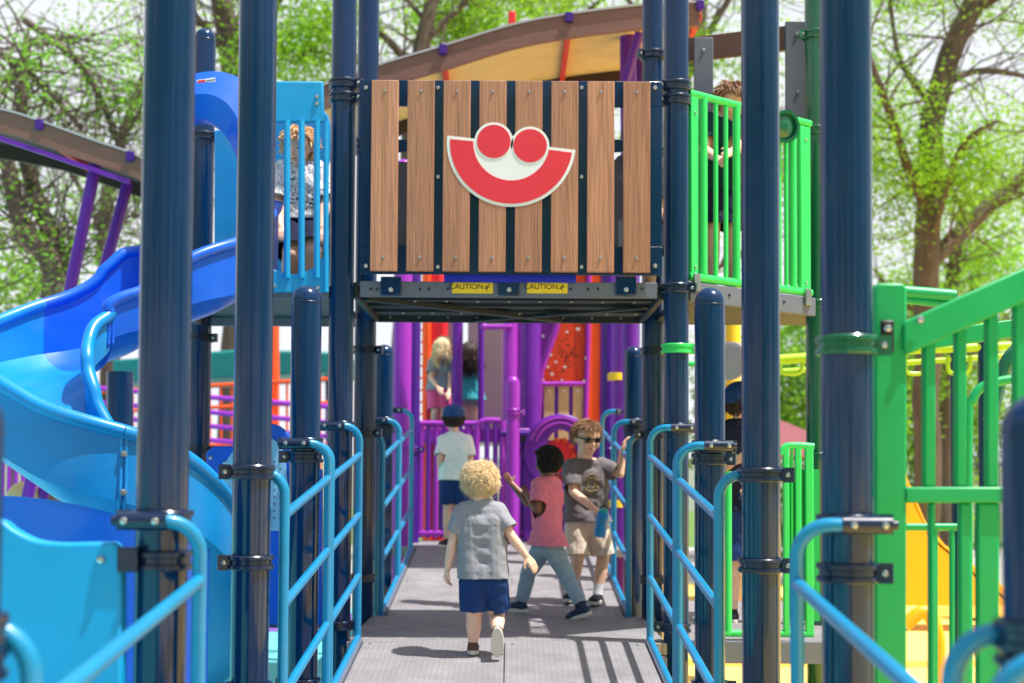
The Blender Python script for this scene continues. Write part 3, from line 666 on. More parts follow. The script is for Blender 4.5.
mb = MB(); c = at(24, 500, 10.5); mb.ell((c.x, c.y, c.z), (.13, .13, .14)); mb.tube([(c.x, c.y, 0), (c.x, c.y, c.z-.08)], .08, 20); top(mb, 'standin_dome', M['tan'], 'tan dome standing in for an unidentified shape under the slide at the left edge', 'dome')  # stand-in dome on a stem for a tan shape left unidentified

# ---------------- right: light green upper barrier on its platform
A0 = V((.915, 7.10, 0)); A1 = V((at(810, 200, 7.72).x, 7.72, 0))
def RP(u, z): p = A0.lerp(A1, u); return V((p.x, p.y, z))
bz, tz = zz(276, 7.12), zz(93, 7.12)
t = empty('light_green_barrier', (1.2, 7.4, UZ), 'light green barrier of vertical bars on the right raised platform, in front of the child', 'barrier')
uxg = (A1-A0).normalized(); nxg = V((uxg.y, -uxg.x, 0))
for u, w_, zt_ in ((.035, .055, tz-.005), (.945, .085, tz-.04)):
    mb = MB(); c = RP(u, (bz+zt_)/2-.0); mb.box(c, (w_, .03, zt_-bz+.03), Matrix.Rotation(atan2(uxg.y, uxg.x), 3, 'Z')); mb.build('stile', M['light_green'], t, bevel=.006)
MB().tube([RP(.0, tz), RP(.42, tz+.0), RP(1, tz+.0)], .020, 12).build('top_rail', M['light_green'], t)
MB().tube([RP(.0, bz), RP(1, bz)], .022, 12).build('bottom_rail', M['light_green'], t)
for u in (.115, .21, .29, .375, .46, .55, .64, .73, .79, .85):
    MB().tube([RP(u, bz), RP(u, tz)], .021 if u in (.115, .375, .85) else .0125, 12).build('vertical_bar', M['light_green'], t)
b = MB()
for u in (.035, .945):
    for z in (bz+.05, bz+.0, tz-.1): bolt(b, RP(u, z)+nxg*.017, nxg, .008)
b.build('bolt', M['bolt'], t)
mb = MB(); mb.beam(RP(.0, zz(291, 7.12)), RP(1.03, zz(291, 7.12)), .03, .10)
t = empty('right_platform', (1.3, 7.4, UZ-.1), 'right raised platform with grey edge beam below the light green barrier', 'platform')
mb.build('edge_beam', M['steel_grey'], t, bevel=.004)
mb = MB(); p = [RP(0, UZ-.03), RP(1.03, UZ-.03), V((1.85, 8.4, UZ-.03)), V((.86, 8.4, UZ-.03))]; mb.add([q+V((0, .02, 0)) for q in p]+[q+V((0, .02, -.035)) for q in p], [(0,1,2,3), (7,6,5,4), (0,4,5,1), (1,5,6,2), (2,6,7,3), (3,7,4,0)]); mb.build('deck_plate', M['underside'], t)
b = MB()
for u in (.05, .3, .55, .75, .97): bolt(b, RP(u, zz(290, 7.12))+nxg*.016, nxg, .008)
b.build('bolt', M['black'], t)
mb = MB()
for u in (.035, .945): mb.box(RP(u, bz-.03)+nxg*.024, (.045, .02, .09), Matrix.Rotation(atan2(uxg.y, uxg.x), 3, 'Z'))
mb.build('bracket', M['silver'], t, bevel=.003)
# toy telescope wheel on the barrier
c = at(782, 127, 7.50); t = empty('toy_telescope', c, 'teal ribbed toy telescope drum fixed to the light green barrier', 'telescope')
q = V((0, 0, 1)).rotation_difference(V((.5, -1, -.15))).to_matrix()
MB().lathe([(.07, -.14), (.072, -.06), (.066, -.055), (.075, -.05), (.075, .01), (.088, .015), (.088, .04), (.07, .04), (.07, .02)], c, 32, q).build('barrel', M['dark_green'], t, sharp=25)
MB().lathe([(.066, .022), (.04, .034), (.01, .038)], c, 24, q).build('lens', M['dark_green'], t)
# slate wall posts + brown rail behind
t = empty('slat_wall', (1.4, 8.35, UZ), 'back wall of upright dark grey boards with a brown top rail behind the green barrier', 'wall')
for (a, b_, y0) in ((694, 713, 38), (786, 808, 22)):
    mb = MB(); p = at(a, 284, 8.1); q = at(b_, y0, 8.1); mb.box(((p.x+q.x)/2, 8.1, (p.z+q.z)/2), (q.x-p.x, .03, q.z-p.z)); o = mb.build('board', M['slate'], t, bevel=.004)
    b = MB(); bolt(b, at((a+b_)/2, y0+12, 8.085), (0, -1, 0), .012); bolt(b, at((a+b_)/2+1, y0+70, 8.085), (0, -1, 0), .01); bolt(b, at((a+b_)/2, 180, 8.085), (0, -1, 0), .01); b.build('bolt', M['bolt'], o)
mb = MB(); p = at(685, 60, 8.15); q = at(800, 30, 8.15); mb.add([at(685, 38, 8.14), at(796, 24, 8.14), at(796, 48, 8.14), at(685, 61, 8.14)]+[v+V((0, .05, 0)) for v in (at(685, 38, 8.14), at(796, 24, 8.14), at(796, 48, 8.14), at(685, 61, 8.14))], [(0,1,2,3), (7,6,5,4), (0,4,5,1), (1,5,6,2), (2,6,7,3), (3,7,4,0)])
mb.build('top_rail', M['dark_brown'], t, bevel=.004)

# lower right green barrier on side deck
t = empty('green_barrier', (1.5, 7.12, LZ), 'green barrier on the low right deck, below the light green barrier', 'barrier')
Yg = 7.08
def gx(a): return at(a, 500, Yg).x
zt3, zb3 = zz(445, Yg), zz(634, Yg)
for a, b_ in ((783, 789), (795, 801), (805, 813)):
    mb = MB(); mb.box(((gx(a)+gx(b_))/2, Yg, (zt3+zb3)/2), (gx(b_)-gx(a), .035, zt3-zb3)); mb.build('stile', M['light_green'], t, bevel=.006)
MB().tube(spline([(gx(781), Yg, zt3-.04), (gx(786), Yg, zt3), (gx(800), Yg, zt3+.005), (gx(814), Yg, zt3)], 5), .018, 12).build('top_rail', M['light_green'], t)
MB().tube([(gx(718), Yg, zb3+.01), (gx(813), Yg, zb3+.01)], .018, 12).build('bottom_rail', M['light_green'], t)
MB().tube([(gx(728), Yg, zb3), (gx(728), Yg, zz(470, Yg)), ], .019, 12).build('vertical_bar', M['light_green'], t)
MB().tube([(gx(792), Yg, zb3), (gx(792), Yg, zt3)], .008, 12).build('vertical_bar', M['light_green'], t)
mb = MB(); mb.box(((gx(787)+gx(822))/2, Yg+.03, (zz(527, Yg)+zz(560, Yg))/2-.5*0), (gx(822)-gx(790), .02, zz(527, Yg)-zz(680, Yg)*1)); mb.build('infill_panel', M['green'], t)

# ---------------- foreground green stair frame (right)
def green_frame(Y, name, label, m, dx=0, dy=0, s=1.0, parts=True):
    def g(a, b): return at(a+dx, b+dy, Y)
    t = empty(name, (g(900, 500).x, Y, 0), label, 'stair barrier', None)
    def plate(nm, pts, th=.045, y=0): mb = MB(); mb.prism([(p.x, p.z) for p in [g(*q) for q in pts]], -th, (0, Y+y, 0)); return mb.build(nm, m, t, bevel=.006)
    plate('stile', [(875, 820), (875, 288), (879, 283), (903, 283), (907, 288), (907, 820)])
    plate('top_rail', [(907, 355), (902, 350), (902, 325), (907, 320), (1060, 252), (1060, 286)], .05, -.012)
    for (a, b, w_) in ((925, 337, 12), (957, 324, 11), (988, 310, 12), (1016, 298, 12)):
        plate('vertical_bar', [(a, b), (a+w_, b-4), (a+w_, 487), (a+w_/2, 487), (a, 487)], .035, .006)
    plate('middle_rail', [(905, 503), (905, 487), (1060, 487), (1060, 503)], .04, -.004)
    for (a, w_) in ((931, 6), (961, 12), (979, 22), (1016, 14)):
        plate('vertical_bar', [(a, 820), (a, 503), (a+w_, 503), (a+w_, 820)], .03, .008)
    plate('stile', [(1060, 820), (1060, 250), (1092, 250), (1092, 820)])
    return t
tg = green_frame(3.62, 'stair_barrier', 'large bright green stair barrier with sloping top rail at the right edge of the photo', M['green'])
mb = MB(); p = at(886, 337, 3.60); mb.box(p+V((0, -.012, 0)), (.036, .012, .085)); o = mb.build('bracket', M['black'], tg, bevel=.008)
b = MB(); bolt(b, p+V((0, -.018, .02)), (0, -1, 0), .011); bolt(b, p+V((0, -.018, -.02)), (0, -1, 0), .011); o2 = b.build('bolt', M['bolt'], o)
b = MB(); bolt(b, at(920, 320, 3.60), (0, -1, 0), .011); b.build('bolt', M['bolt'], tg)
# rear companion frame
t = empty('stair_barrier', (1.6, 4.7, 0), 'second green stair barrier with an arched handrail seen through the large one', 'stair barrier')
Yr = 4.7; m = M['green']
def g4(a, b): return at(a, b, Yr)
MB().tube([g4(880, 290), g4(955, 296)], .022, 12).build('cross_bar', m, t)
MB().tube([g4(905, 300), g4(950, 305)], .012, 12).build('cross_bar', m, t)
MB().tube(spline([tuple(g4(*q)) for q in ((968, 700), (968, 430), (972, 402), (988, 384), (1040, 376))], 6), .016, 12).build('arched_handrail', m, t)
MB().tube([g4(906, 527), g4(966, 527)], .013, 12).build('cross_bar', m, t)
mb = MB(); mb.beam(g4(930, 340), g4(1060, 322), .03, .06); mb.build('upper_rail', m, t, bevel=.005); MB().tube([g4(1052, 316)*V((1, 1, 1)) if 0 else g4(1052, 316), V((g4(1052, 316).x, Yr, 0))], .022, 12).build('end_post', m, t); MB().tube([g4(880, 286), V((g4(880, 286).x, Yr, 0))], .022, 12).build('end_post', m, t)
for a in (935, 952): MB().tube([g4(a, 527), g4(a, 760)], .010, 10).build('vertical_bar', m, t)
t = empty('green_roof_edge', (2.0, 5.6, 0), 'dark teal curved roof edge behind the green bars at the right edge', 'roof edge'); Yq = 5.6
mb = MB(); mb.tube(spline([tuple(at(a, b, Yq)) for a, b in ((990, 420), (1000, 380), (1015, 352), (1050, 335))], 6), .03, 10); mb.build('curved_tube', M['dark_green'], t)

# ---------------- monkey bars (yellow green)
t = empty('monkey_bars', (2.4, 9.4, 0), 'yellow-green overhead monkey bars with hanging loop grips beyond the right posts', 'monkey bars')
Ym = 9.4
MB().tube([at(775, 360, Ym), at(830, 356, Ym)], .034, 14).build('side_tube', M['yellow_green'], t)
MB().tube([at(830, 354, Ym), at(905, 350, Ym), at(985, 347, Ym), at(1060, 344, Ym)], .030, 14).build('side_tube', M['yellow_green'], t)
MB().tube([at(775, 372, Ym+.6), at(1060, 352, Ym+.6)], .020, 14).build('side_tube', M['yellow_green'], t)
for a in (780, 905, 948, 985):
    w_ = 22; y0 = 356
    MB().tube(spline([tuple(at(*q, Ym)) for q in ((a, y0), (a, y0+12), (a+4, y0+17), (a+w_-4, y0+17), (a+w_, y0+11), (a+w_, y0))], 4), .015, 10).build('grip_loop', M['yellow_green'], t)
for x, y in ((at(985, 400, Ym).x, Ym), (at(985, 400, Ym).x, Ym+.6)): MB().tube([(x, y, 0), (x, y, 2.5)], .045, 16).build('support_post', M['navy'], t)
c = at(731, 361, 9.0); t = empty('spinner', c, 'round silver play wheel on a green bar between the right posts', 'wheel')
q = V((0, 0, 1)).rotation_difference(V((-.8, -1, 0))).to_matrix()
MB().lathe([(.11, -.02), (.125, -.015), (.125, .015), (.11, .02), (.08, .022), (.02, .03)], c, 32, q).build('disc', M['mirror_plastic'], t)
MB().tube([c+V((-.35, 0, -.02)), c+V((.0, .03, -.02))], .018, 10).build('bar', M['light_green'], t)

# yellow slide + tan/yellow post + red roof far right
t = empty('yellow_slide', (4.2, 14.5, 0), 'yellow plastic slide seen low behind the green stair barrier', 'slide')
mb = MB(); 
Ys = 14.0; pts = [(904, 470), (925, 520), (945, 545), (985, 572), (1010, 590), (1010, 606), (904, 606)]
mb.prism([(p.x, p.z) for p in [at(*q, Ys) for q in pts[::-1]]], -.05, (0, Ys, 0)); mb.build('side_wall', M['yellow'], t, bevel=.02)
mb = MB(); mb.prism([(p.x, p.z) for p in [at(*q, Ys+.6) for q in pts[::-1]]], -.05, (0, Ys+.6, 0)); mb.build('side_wall', M['yellow'], t, bevel=.02)
mb = MB(); pl_ = [at(904, 480, Ys), at(930, 535, Ys), at(985, 582, Ys), at(1010, 600, Ys)]; vs = [p+V((0, y, 0)) for p in pl_ for y in (.0, .6)]; mb.add(vs+[v+V((0, 0, -.03)) for v in vs], [(i*2, i*2+1, i*2+3, i*2+2) for i in range(3)]+[(8+i*2, 8+i*2+2, 8+i*2+3, 8+i*2+1) for i in range(3)]+[(0,2,10,8),(2,4,12,10),(4,6,14,12)]); mb.build('bed', M['yellow'], t)
MB().tube(spline([tuple(at(*q, 9.8)) for q in ((905, 625), (925, 612), (938, 640), (935, 700))], 6), .05, 12).build('curved_lip', M['yellow'], t)
t = empty('yellow_post', (2.0, 12, 0), 'pale yellow post between the near short right post and the second tall right post', 'post')
p = at(733, 400, 12.5); MB().tube([(p.x, 12.5, 0), (p.x, 12.5, zz(275, 12.5))], .07, 20).build('shaft', M['label_yellow'], t); mb = MB(); p = at(735, 455, 12.55); mb.box(p, (.3, .03, .9)); mb.build('side_board', M['tan'], t, bevel=.01)
t = empty('play_bucket', (2.0, 10.6, 0), 'tan and orange plastic play counter low behind the near short right post', 'play counter')
mb = MB(); p0 = at(735, 560, 10.6); mb.box(p0, (.2, .3, .75)); mb.build('counter', M['tan'], t, bevel=.03)
mb = MB(); mb.box(at(735, 545, 10.4), (.2, .06, .28)); mb.build('top_board', M['orange'], t, bevel=.02); mb = MB(); mb.box(at(735, 612, 10.4), (.2, .06, .10)); mb.build('base_board', M['orange'], t, bevel=.02)
t = empty('pyramid_roof', (4.2, 17, 0), 'small dusty red pyramid roof behind the green post on the right', 'roof')
hw = .8; zb_ = at(795, 457, 17).z
cx_ = at(770, 428, 17).x; mk('dusty_red', (126, 56, 66), .6)
mb = MB(); mb.add([V((cx_-hw, 17-hw, zb_)), V((cx_+hw+.2, 17-hw, zb_)), V((cx_+hw+.2, 17+hw, zb_)), V((cx_-hw, 17+hw, zb_)), V((cx_, 17, zb_+.5))], [(0,1,2,3), (0,1,4), (1,2,4), (2,3,4), (3,0,4)]); mb.build('roof', M['dusty_red'], t, smooth=False)
MB().tube([(cx_, 17, 0), (cx_, 17, zb_+.02)], .06, 14).build('pole', M['navy'], t)

# ---------------- wave roofs
def wave_roof(name, pts, Y0, Y1, label, th=23, posts=(), tan_=True, clips=()):
    """pts: (px,py) along the top edge of the front fascia"""
    t = empty(name, (at(pts[0][0], 0, Y0).x, Y0, 3), label, 'roof'); sp = spline(pts, 6)
    T = [at(p[0], p[1], Y0) for p in sp]; k = Y0/F
    H = th*k
    def strip(nm, ya, yb, h0, h1, m, bev=0):
        mb = MB(); n = len(T); vs = []
        for p in T: vs += [V((p.x, ya, p.z+h0)), V((p.x, yb, p.z+h0)), V((p.x, yb, p.z+h1)), V((p.x, ya, p.z+h1))]
        mb.add(vs, [(i*4+q, i*4+(q+1) % 4, (i+1)*4+(q+1) % 4, (i+1)*4+q) for i in range(n-1) for q in range(4)]+[(0,1,2,3), tuple((n-1)*4+q for q in (3,2,1,0))]); return mb.build(nm, m, t, bevel=bev, sharp=60)
    strip('front_fascia', Y0, Y0+.05, -H, 0, M['roof_brown']); strip('rear_fascia', Y1-.05, Y1, -H, 0, M['dark_brown'])
    strip('canopy', Y0+.05, Y1-.05, -.05, -.015, M['roof_tan'] if tan_ else M['dark_brown']); strip('edge_trim', Y0-.012, Y1+.01, .001, .016, M['mirror_plastic'])
    for c in clips:
        p = min(T, key=lambda q: abs(q.x-at(c[0], c[1], Y0).x)); mb = MB(); mb.box((p.x, Y0-.012, p.z-.02), (.055, .035, .07)); mb.build('clip', M['deep_purple'], t, bevel=.006)
        mb = MB(); mb.beam((p.x, Y0+.05, p.z-.075), (p.x, Y1-.05, p.z-.075), .04, .05); mb.build('rafter', M['orange_red'], t, bevel=.004)
    for q in posts:
        A_, B_ = at(*q[0]), at(*q[1]); B_ = A_+(B_-A_)*((A_.z)/(A_.z-B_.z)) if B_.z > 0 else B_
        MB().tube([A_, B_], q[2], 18).build('roof_post', M['purple'], t)
    return t
wave_roof('wave_roof', [(300, 95), (379, 66), (443, 47), (512, 26), (569, 15), (642, 6), (700, 3)], 9.5, 10.9, 'brown curved wave roof with tan underside above the slatted panel', 23,
          clips=((443, 48), (569, 16), (697, 3)), posts=(((628, 30, 10.0), (630, 300, 10.0), .06),))
mb = MB(); mb.box(at(512, 19, 11.4), (.06, .05, .12)); top(mb, 'roof_finial', M['red'], 'small red finial just above the wave roof', 'finial', bevel=.01)
mb = MB(); mb.tube([at(640, 32, 9.7), at(622, 92, 9.9)], .035, 14); top(mb, 'roof_brace', M['purple'], 'slanted purple brace under the right end of the tan wave roof', 'brace')
mb = MB(); mb.tube([at(641, 30, 10.4), at(627, 260, 10.4)], .08, 18); top(mb, 'purple_post', M['deep_purple'], 'thick dark purple post behind the right end of the slatted panel', 'post')
wave_roof('wave_roof', [(-160, 88), (-80, 96), (0, 110), (40, 122), (90, 140), (138, 157), (175, 180)], 9.6, 10.8, 'brown wave roof sloping down from the left edge on slanted purple posts', 22, tan_=False,
          clips=((42, 122), (134, 155)), posts=(((97, 158, 9.75), (70, 290, 9.75), .043), ((128, 182, 10.5), (96, 300, 10.5), .043)))
mb = MB(); mb.beam(at(-60, 118, 9.62), at(130, 182, 9.62), .05, .03); top(mb, 'purple_rail', M['purple'], 'thin purple rail under the left wave roof', 'rail')
# ---------------- purple structure beyond the upper ramp
TZ = rz(10.9)
def vpost(px, py0, py1, Y, r, m, label, group='purple posts of the far play structure', dome=False):
    p = at(px, 400, Y); z0 = 0; z1 = zz(py0, Y); t = empty('purple_post', (p.x, Y, 0), label, 'post', group)
    prof = [(r, z0), (r, z1-.06)]+[(r*cos(radians(a)), z1-.06+.06*sin(radians(a))) for a in (20, 45, 65, 84)]
    MB().lathe(prof, (p.x, Y, 0), 24).build('shaft', m, t, sharp=30)
    clamp_ring(t, p.x, Y, z1-.3 if dome else 1.75, m, (1, -.4), R=r)
for a in ((402, 160, 11.3, .075, 'violet', 'bright purple post just right of the far left short navy post'), (413, 150, 11.8, .06, 'deep_purple', 'dark purple post right beside the bright purple one at far left'),
          (457, 170, 12.6, .05, 'purple', 'slim purple post between the blonde girl and the girl in teal'), (510, 160, 12.2, .062, 'violet', 'purple post with a side collar left of the orange panel'),
          (531, 165, 12.4, .085, 'purple', 'thickest purple post touching the orange panel on its left'), (608, 160, 11.9, .06, 'deep_purple', 'dark purple post right of the orange-red stripe'),
          (622, 160, 11.6, .068, 'purple', 'purple post with a yellow band beside the far right short navy post')):
    vpost(a[0], a[1], 0, a[2], a[3], M[a[4]], a[5])
vpost(513, 376, 0, 11.6, .055, M['violet'], 'short round-topped purple post in front of the girls deck', dome=True)
mb = MB(); p = at(618, 376, 11.5); mb.lathe([(.076, -.03), (.08, -.028), (.08, .028), (.076, .03)], (p.x, 11.6, p.z), 28); top(mb, 'yellow_band', M['label_yellow'], 'upper yellow warning band on the purple post, level with the short navy post top', 'band')
mb = MB(); p = at(618, 504, 11.5); mb.lathe([(.076, -.03), (.08, -.028), (.08, .028), (.076, .03)], (p.x, 11.6, p.z), 28); top(mb, 'yellow_band', M['label_yellow'], 'lower yellow warning band on the purple post near the boy in sunglasses', 'band')
# far deck at end of upper ramp
t = empty('purple_deck', (0, 11.8, TZ), 'grey deck at the top of the upper ramp under the purple panels', 'deck')
mb = MB(); deck_panel(mb, -1.2, 1.1, 10.904, 12.2, TZ, TZ, .06); mb.build('deck_panel', M['deck'], t, bevel=.004)
# girls' raised deck
gd = zz(432, 12.3)
t = empty('girls_deck', (-.3, 12.8, gd), 'raised purple-edged deck where the blonde girl and the girl in teal stand', 'deck')
mb = MB(); mb.box((-.38, 13.1, gd-.05), (1.1, 1.6, .09)); mb.build('deck_plate', M['deep_purple'], t, bevel=.01)
mb = MB(); mb.box((-.38, 12.27, gd-.03), (1.12, .04, .12)); mb.build('edge_beam', M['violet'], t, bevel=.008)
# boards behind the girls
for (a, b_, c, l) in ((469, 481, 'mauve_grey', 'mauve-grey upright board left of the girl in teal'), (483, 493, 'mauve_grey', 'mauve-grey upright board right of the girl in teal'), (494, 502, 'mauve_grey', 'narrow mauve-grey board beside the purple collar post')):
    mb = MB(); Yx = 13.4; p = at(a-2, 470, Yx); q = at(b_+1, 300, Yx); mb.box(((p.x+q.x)/2, Yx, (gd+q.z+.3)/2), (q.x-p.x, .05, q.z+.3-gd)); top(mb, 'back_board', M[c], l, 'board', bevel=.006)
t = empty('purple_gate', (-.3, 12.1, TZ), 'purple picket wall across the end of the upper ramp', 'fence')
Yp = 12.05
def pxx(a, Y=Yp): return at(a, 450, Y).x
z_b = TZ+.03; z_t = zz(424, Yp)
mb = MB(); mb.tube([(pxx(418), Yp, z_t), (pxx(478), Yp, z_t)], .026, 12); mb.build('top_rail', M['violet'], t)
mb = MB(); mb.tube([(pxx(418), Yp, z_b+.04), (pxx(530), Yp, z_b+.04)], .026, 12); mb.build('bottom_rail', M['violet'], t)
for i, a in enumerate((421, 428.5, 436, 444, 452, 460, 468)):
    mb = MB(); mb.tube([(pxx(a), Yp, z_b), (pxx(a), Yp, z_t)], .022, 12); mb.build('picket', M['purple' if i % 2 else 'violet'], t)
MB().tube(spline([(pxx(477), Yp-.05, z_b), (pxx(477), Yp-.05, zz(434, Yp)), (pxx(480), Yp-.05, zz(424, Yp)), (pxx(485), Yp-.05, zz(421, Yp)), (pxx(500), Yp-.05, zz(421, Yp))], 5), .026, 12).build('gate_hoop', M['violet'], t)
for a in (487, 495.5): MB().tube([(pxx(a), Yp-.05, z_b), (pxx(a), Yp-.05, zz(423, Yp))], .022, 12).build('picket', M['purple'], t)
MB().tube([(pxx(502.5), Yp-.05, z_b), (pxx(502.5), Yp-.05, zz(421, Yp))], .03, 12).build('picket', M['violet'], t)
mb = MB(); mb.box((pxx(455), Yp+.5, (z_b+z_t)/2-.1), (pxx(474)-pxx(436), .04, z_t-z_b-.2)); mb.build('rear_panel', M['deep_purple'], t, bevel=.01)
mb = MB(); p = at(432, 470, 12.9); mb.box(p, (.12, .05, 1.1)); mb.build('red_panel', M['red'], t, bevel=.01)
t = empty('purple_wall', (.2, 12.0, TZ), 'deep purple wall with box beam between the gate and the arch panel', 'wall')
for (a, b_) in ((507, 519), (521, 535)):
    mb = MB(); mb.box(((pxx(a)+pxx(b_))/2, Yp+.05, (z_b+zz(442, Yp))/2), (pxx(b_)-pxx(a), .06, zz(442, Yp)-z_b)); mb.build('board', M['deep_purple'], t, bevel=.012)
mb = MB(); mb.tube([(pxx(500), Yp-.06, zz(434, Yp)), (pxx(535), Yp-.06, zz(434, Yp))], .03, 12); mb.box((pxx(524), Yp-.04, zz(439, Yp)), (.12, .1, .10)); mb.build('box_beam', M['deep_purple'], t, bevel=.008)
mb = MB(); mb.box((pxx(524), Yp-.093, zz(439, Yp)), (.07, .01, .055)); mb.build('socket', M['black'], t)
# arch panel with red gear
t = empty('arch_panel', (.45, 11.9, TZ), 'purple arched play panel with a red and orange wheel in its round opening', 'play panel')
Ya = 11.95; k_ = Ya/F; cc = at(560, 452, Ya)
R0 = 36; mb = MB(); o_ = [(p[0], p[1]) for p in arc(0, 0, R0*k_, 0, 360, 48, 38*k_)][:-1]; i_ = [(p[0]+0*k_, p[1]) for p in arc(1*k_, -5*k_, 17*k_, 0, 360, 48, 27*k_)][:-1]
mb.ring(o_, i_, -.07, (cc.x, Ya-.035, cc.z)); mb.build('arch_ring', M['purple'], t, bevel=.012)
mb = MB()
w1 = 36*k_; zb_ = TZ+.02-cc.z
mb.prism([(-w1, zb_), (w1, zb_), (w1, -.10), (18*k_, -.2), (16*k_, -30*k_), (-16*k_, -30*k_), (-18*k_, -.2), (-w1, -.10)], -.05, (cc.x, Ya+.015, cc.z)); mb.build('lower_board', M['purple'], t, bevel=.012)
mb = MB()
for rr in (31, 26): mb.tube([(cc.x+rr*k_*cos(radians(a)), Ya-.04, cc.z+(rr+3)*k_*sin(radians(a))) for a in range(20, 161, 5)], .012, 8)
mb.build('moulded_ridge', M['violet'], t)
mb = MB(); mb.lathe([(17*k_, -.02), (17*k_, .0), (12*k_, .012), (3*k_, .014)], (cc.x+.005, Ya+.02, cc.z-.03), 24, Matrix.Rotation(pi/2, 3, 'X')); mb.build('wheel_disc', M['red'], t)
mb = MB()
for i in range(10):
    a = 2*pi*i/10; mb.ell((cc.x+.005+13*k_*cos(a), Ya-.0, cc.z-.03+16*k_*sin(a)), (.022, .02, .022), nu=12, nv=8)
mb.build('wheel_knob', M['orange'], t)
mb = MB(); mb.box((cc.x+.03, Ya+.1, cc.z-.45), (.16, .03, .5)); mb.build('lower_inset', M['orange_red'], t)
# orange mesh panel
t = empty('climbing_wall', (.45, 12.6, gd), 'orange perforated panel with white sparkles in a pink frame, tan slats below it', 'panel')
Yo = 12.5
def oq(pts, Y=Yo): return [(p.x, p.z) for p in [at(*q, Y) for q in pts]]
mb = MB(); mb.prism(oq([(541, 384), (584, 384), (588, 300), (590, 200), (566, 200), (556, 323), (541, 372)]), -.03, (0, Yo, 0)); mb.build('sheet', M['orange_red'], t)
mb = MB(); mb.prism(oq([(587, 440), (600, 440), (602, 200), (589, 200)]), -.03, (0, Yo-.01, 0)); mb.build('side_stripe', M['orange'], t)
for pts, r in (([(537, 430), (541, 372), (556, 330), (562, 300), (570, 200)], .028), ([(585, 440), (588, 340), (590, 200)], .022), ([(602, 440), (604, 200)], .02), ([(539, 384), (586, 384)], .022)):
    MB().tube([at(*q, Yo-.02) for q in pts], r, 12).build('frame_tube', M['violet'], t)
mb = MB(); random.seed(4)
for i in range(70):
    a, b_ = random.gauss(566, 8), random.gauss(350, 17)
    if 546 < a < 584 and 322 < b_ < 380 and (a-541) > (372-b_)*.32: mb.lathe([(.008, 0), (.008, .002)], at(a, b_, Yo-.034), 8, Matrix.Rotation(pi/2, 3, 'X'))
mb.build('perforation', M['dark_brown'], t)
mb = MB()
for (a, b_, s) in ((578, 329, 3.5), (567, 332, 2.2), (551, 355, 2.2), (552, 374, 3), (565, 367, 2.5), (556, 362, 2.5), (548, 367, 2), (588, 334, 2), (586, 358, 2.2), (543, 336, 2), (584, 381, 2), (562, 380, 2), (543, 380, 2)):
    for w_ in range(4):
        c = at(a, b_, Yo-.036); d = V((cos(pi/4*w_), 0, sin(pi/4*w_)))*s*.0055; mb.beam(c-d, c+d, .002, .006)
mb.build('sparkle_print', M['logo_white'], t)
for a in (543.5, 558, 572.5):
    mb = MB(); mb.prism(oq([(a, 440), (a+10.5, 440), (a+11, 386), (a+.5, 386)], Yo-.01), -.03, (0, Yo-.01, 0)); o = mb.build('slat', M['tan'], t, bevel=.004)
    b = MB(); bolt(b, at(a+5.5, 391, Yo-.012), (0, -1, 0), .012); b.build('bolt', M['logo_white'], o)
mb = MB(); mb.prism(oq([(538, 440), (586, 440), (586, 384), (538, 384)], Yo+.5), -.03, (0, Yo+.5, 0)); mb.build('dark_backing', M['deep_purple'], t)
# far red slide + orange ladder left of girls
t = empty('red_slide', (-.7, 13.6, 0), 'tall red plastic slide wall behind the blonde girl', 'slide'); Yr_ = 13.6
mb = MB(); mb.prism([(p.x, p.z) for p in [at(*q, Yr_) for q in ((426, 560), (446, 560), (447, 300), (440, 240), (427, 240))]], -.25, (0, Yr_, 0)); mb.build('wall', M['red'], t, bevel=.05)
MB().tube([at(427, 560, Yr_-.02), at(427, 240, Yr_-.02)], .04, 14).build('edge_roll', M['orange'], t)
t = empty('rope_ladder', (-.85, 13.2, 0), 'thin orange ladder beside the red slide wall', 'ladder'); Yl = 13.2
for a in (417, 423.5): MB().tube([at(a, 560, Yl), at(a, 260, Yl)], .012, 8).build('side_rail', M['orange'], t)
mb = MB()
for y in range(270, 560, 12): mb.tube([at(417, y, Yl), at(423.5, y, Yl)], .009, 8)
mb.build('rung', M['orange'], t)
for (a, b_, z0, z1, Yc, mt, lb) in ((446, 458, 300, 432, 13.9, 'mauve_grey', 'grey-mauve board behind the blonde girl'),):
    mb = MB(); p = at(a, z1, Yc); q = at(b_, 240, Yc); mb.box(((p.x+q.x)/2, Yc, (p.z+q.z)/2), (q.x-p.x, .05, q.z-p.z)); top(mb, 'back_board', M[mt], lb, 'board', bevel=.006)
MB_ = MB(); MB_.tube([at(570, 326, 12.0), at(482, 326, 12.0)], .02, 10); 
mb = MB(); mb.tube([at(484, 327, 12.1), at(512, 327, 12.1)], .022, 12); mb.ell(at(484, 327, 12.1), (.03, .03, .03)); top(mb, 'cross_rail', M['violet'], 'short purple cross rail with a ball end above the girl in teal', 'rail')
mb = MB(); mb.tube([at(481, 300, 12.7), at(481, 432, 12.7)], .03, 12); top(mb, 'door_frame', M['purple'], 'slim purple upright at the right shoulder of the girl in teal', 'post')
mb = MB(); mb.prism([(p.x, p.z) for p in [at(*q, 14.2) for q in ((560, 560), (640, 560), (640, 250), (560, 250))]], -.05, (0, 14.2, 0)); top(mb, 'purple_back_wall', M['deep_purple'], 'tall dark purple wall behind the orange panel', 'wall', bevel=.01)
mb = MB(); mb.prism([(p.x, p.z) for p in [at(*q, 14.3) for q in ((500, 560), (556, 560), (556, 250), (500, 250))]], -.05, (0, 14.3, 0)); top(mb, 'purple_back_wall', M['purple'], 'purple wall behind the thick purple post', 'wall', bevel=.01)

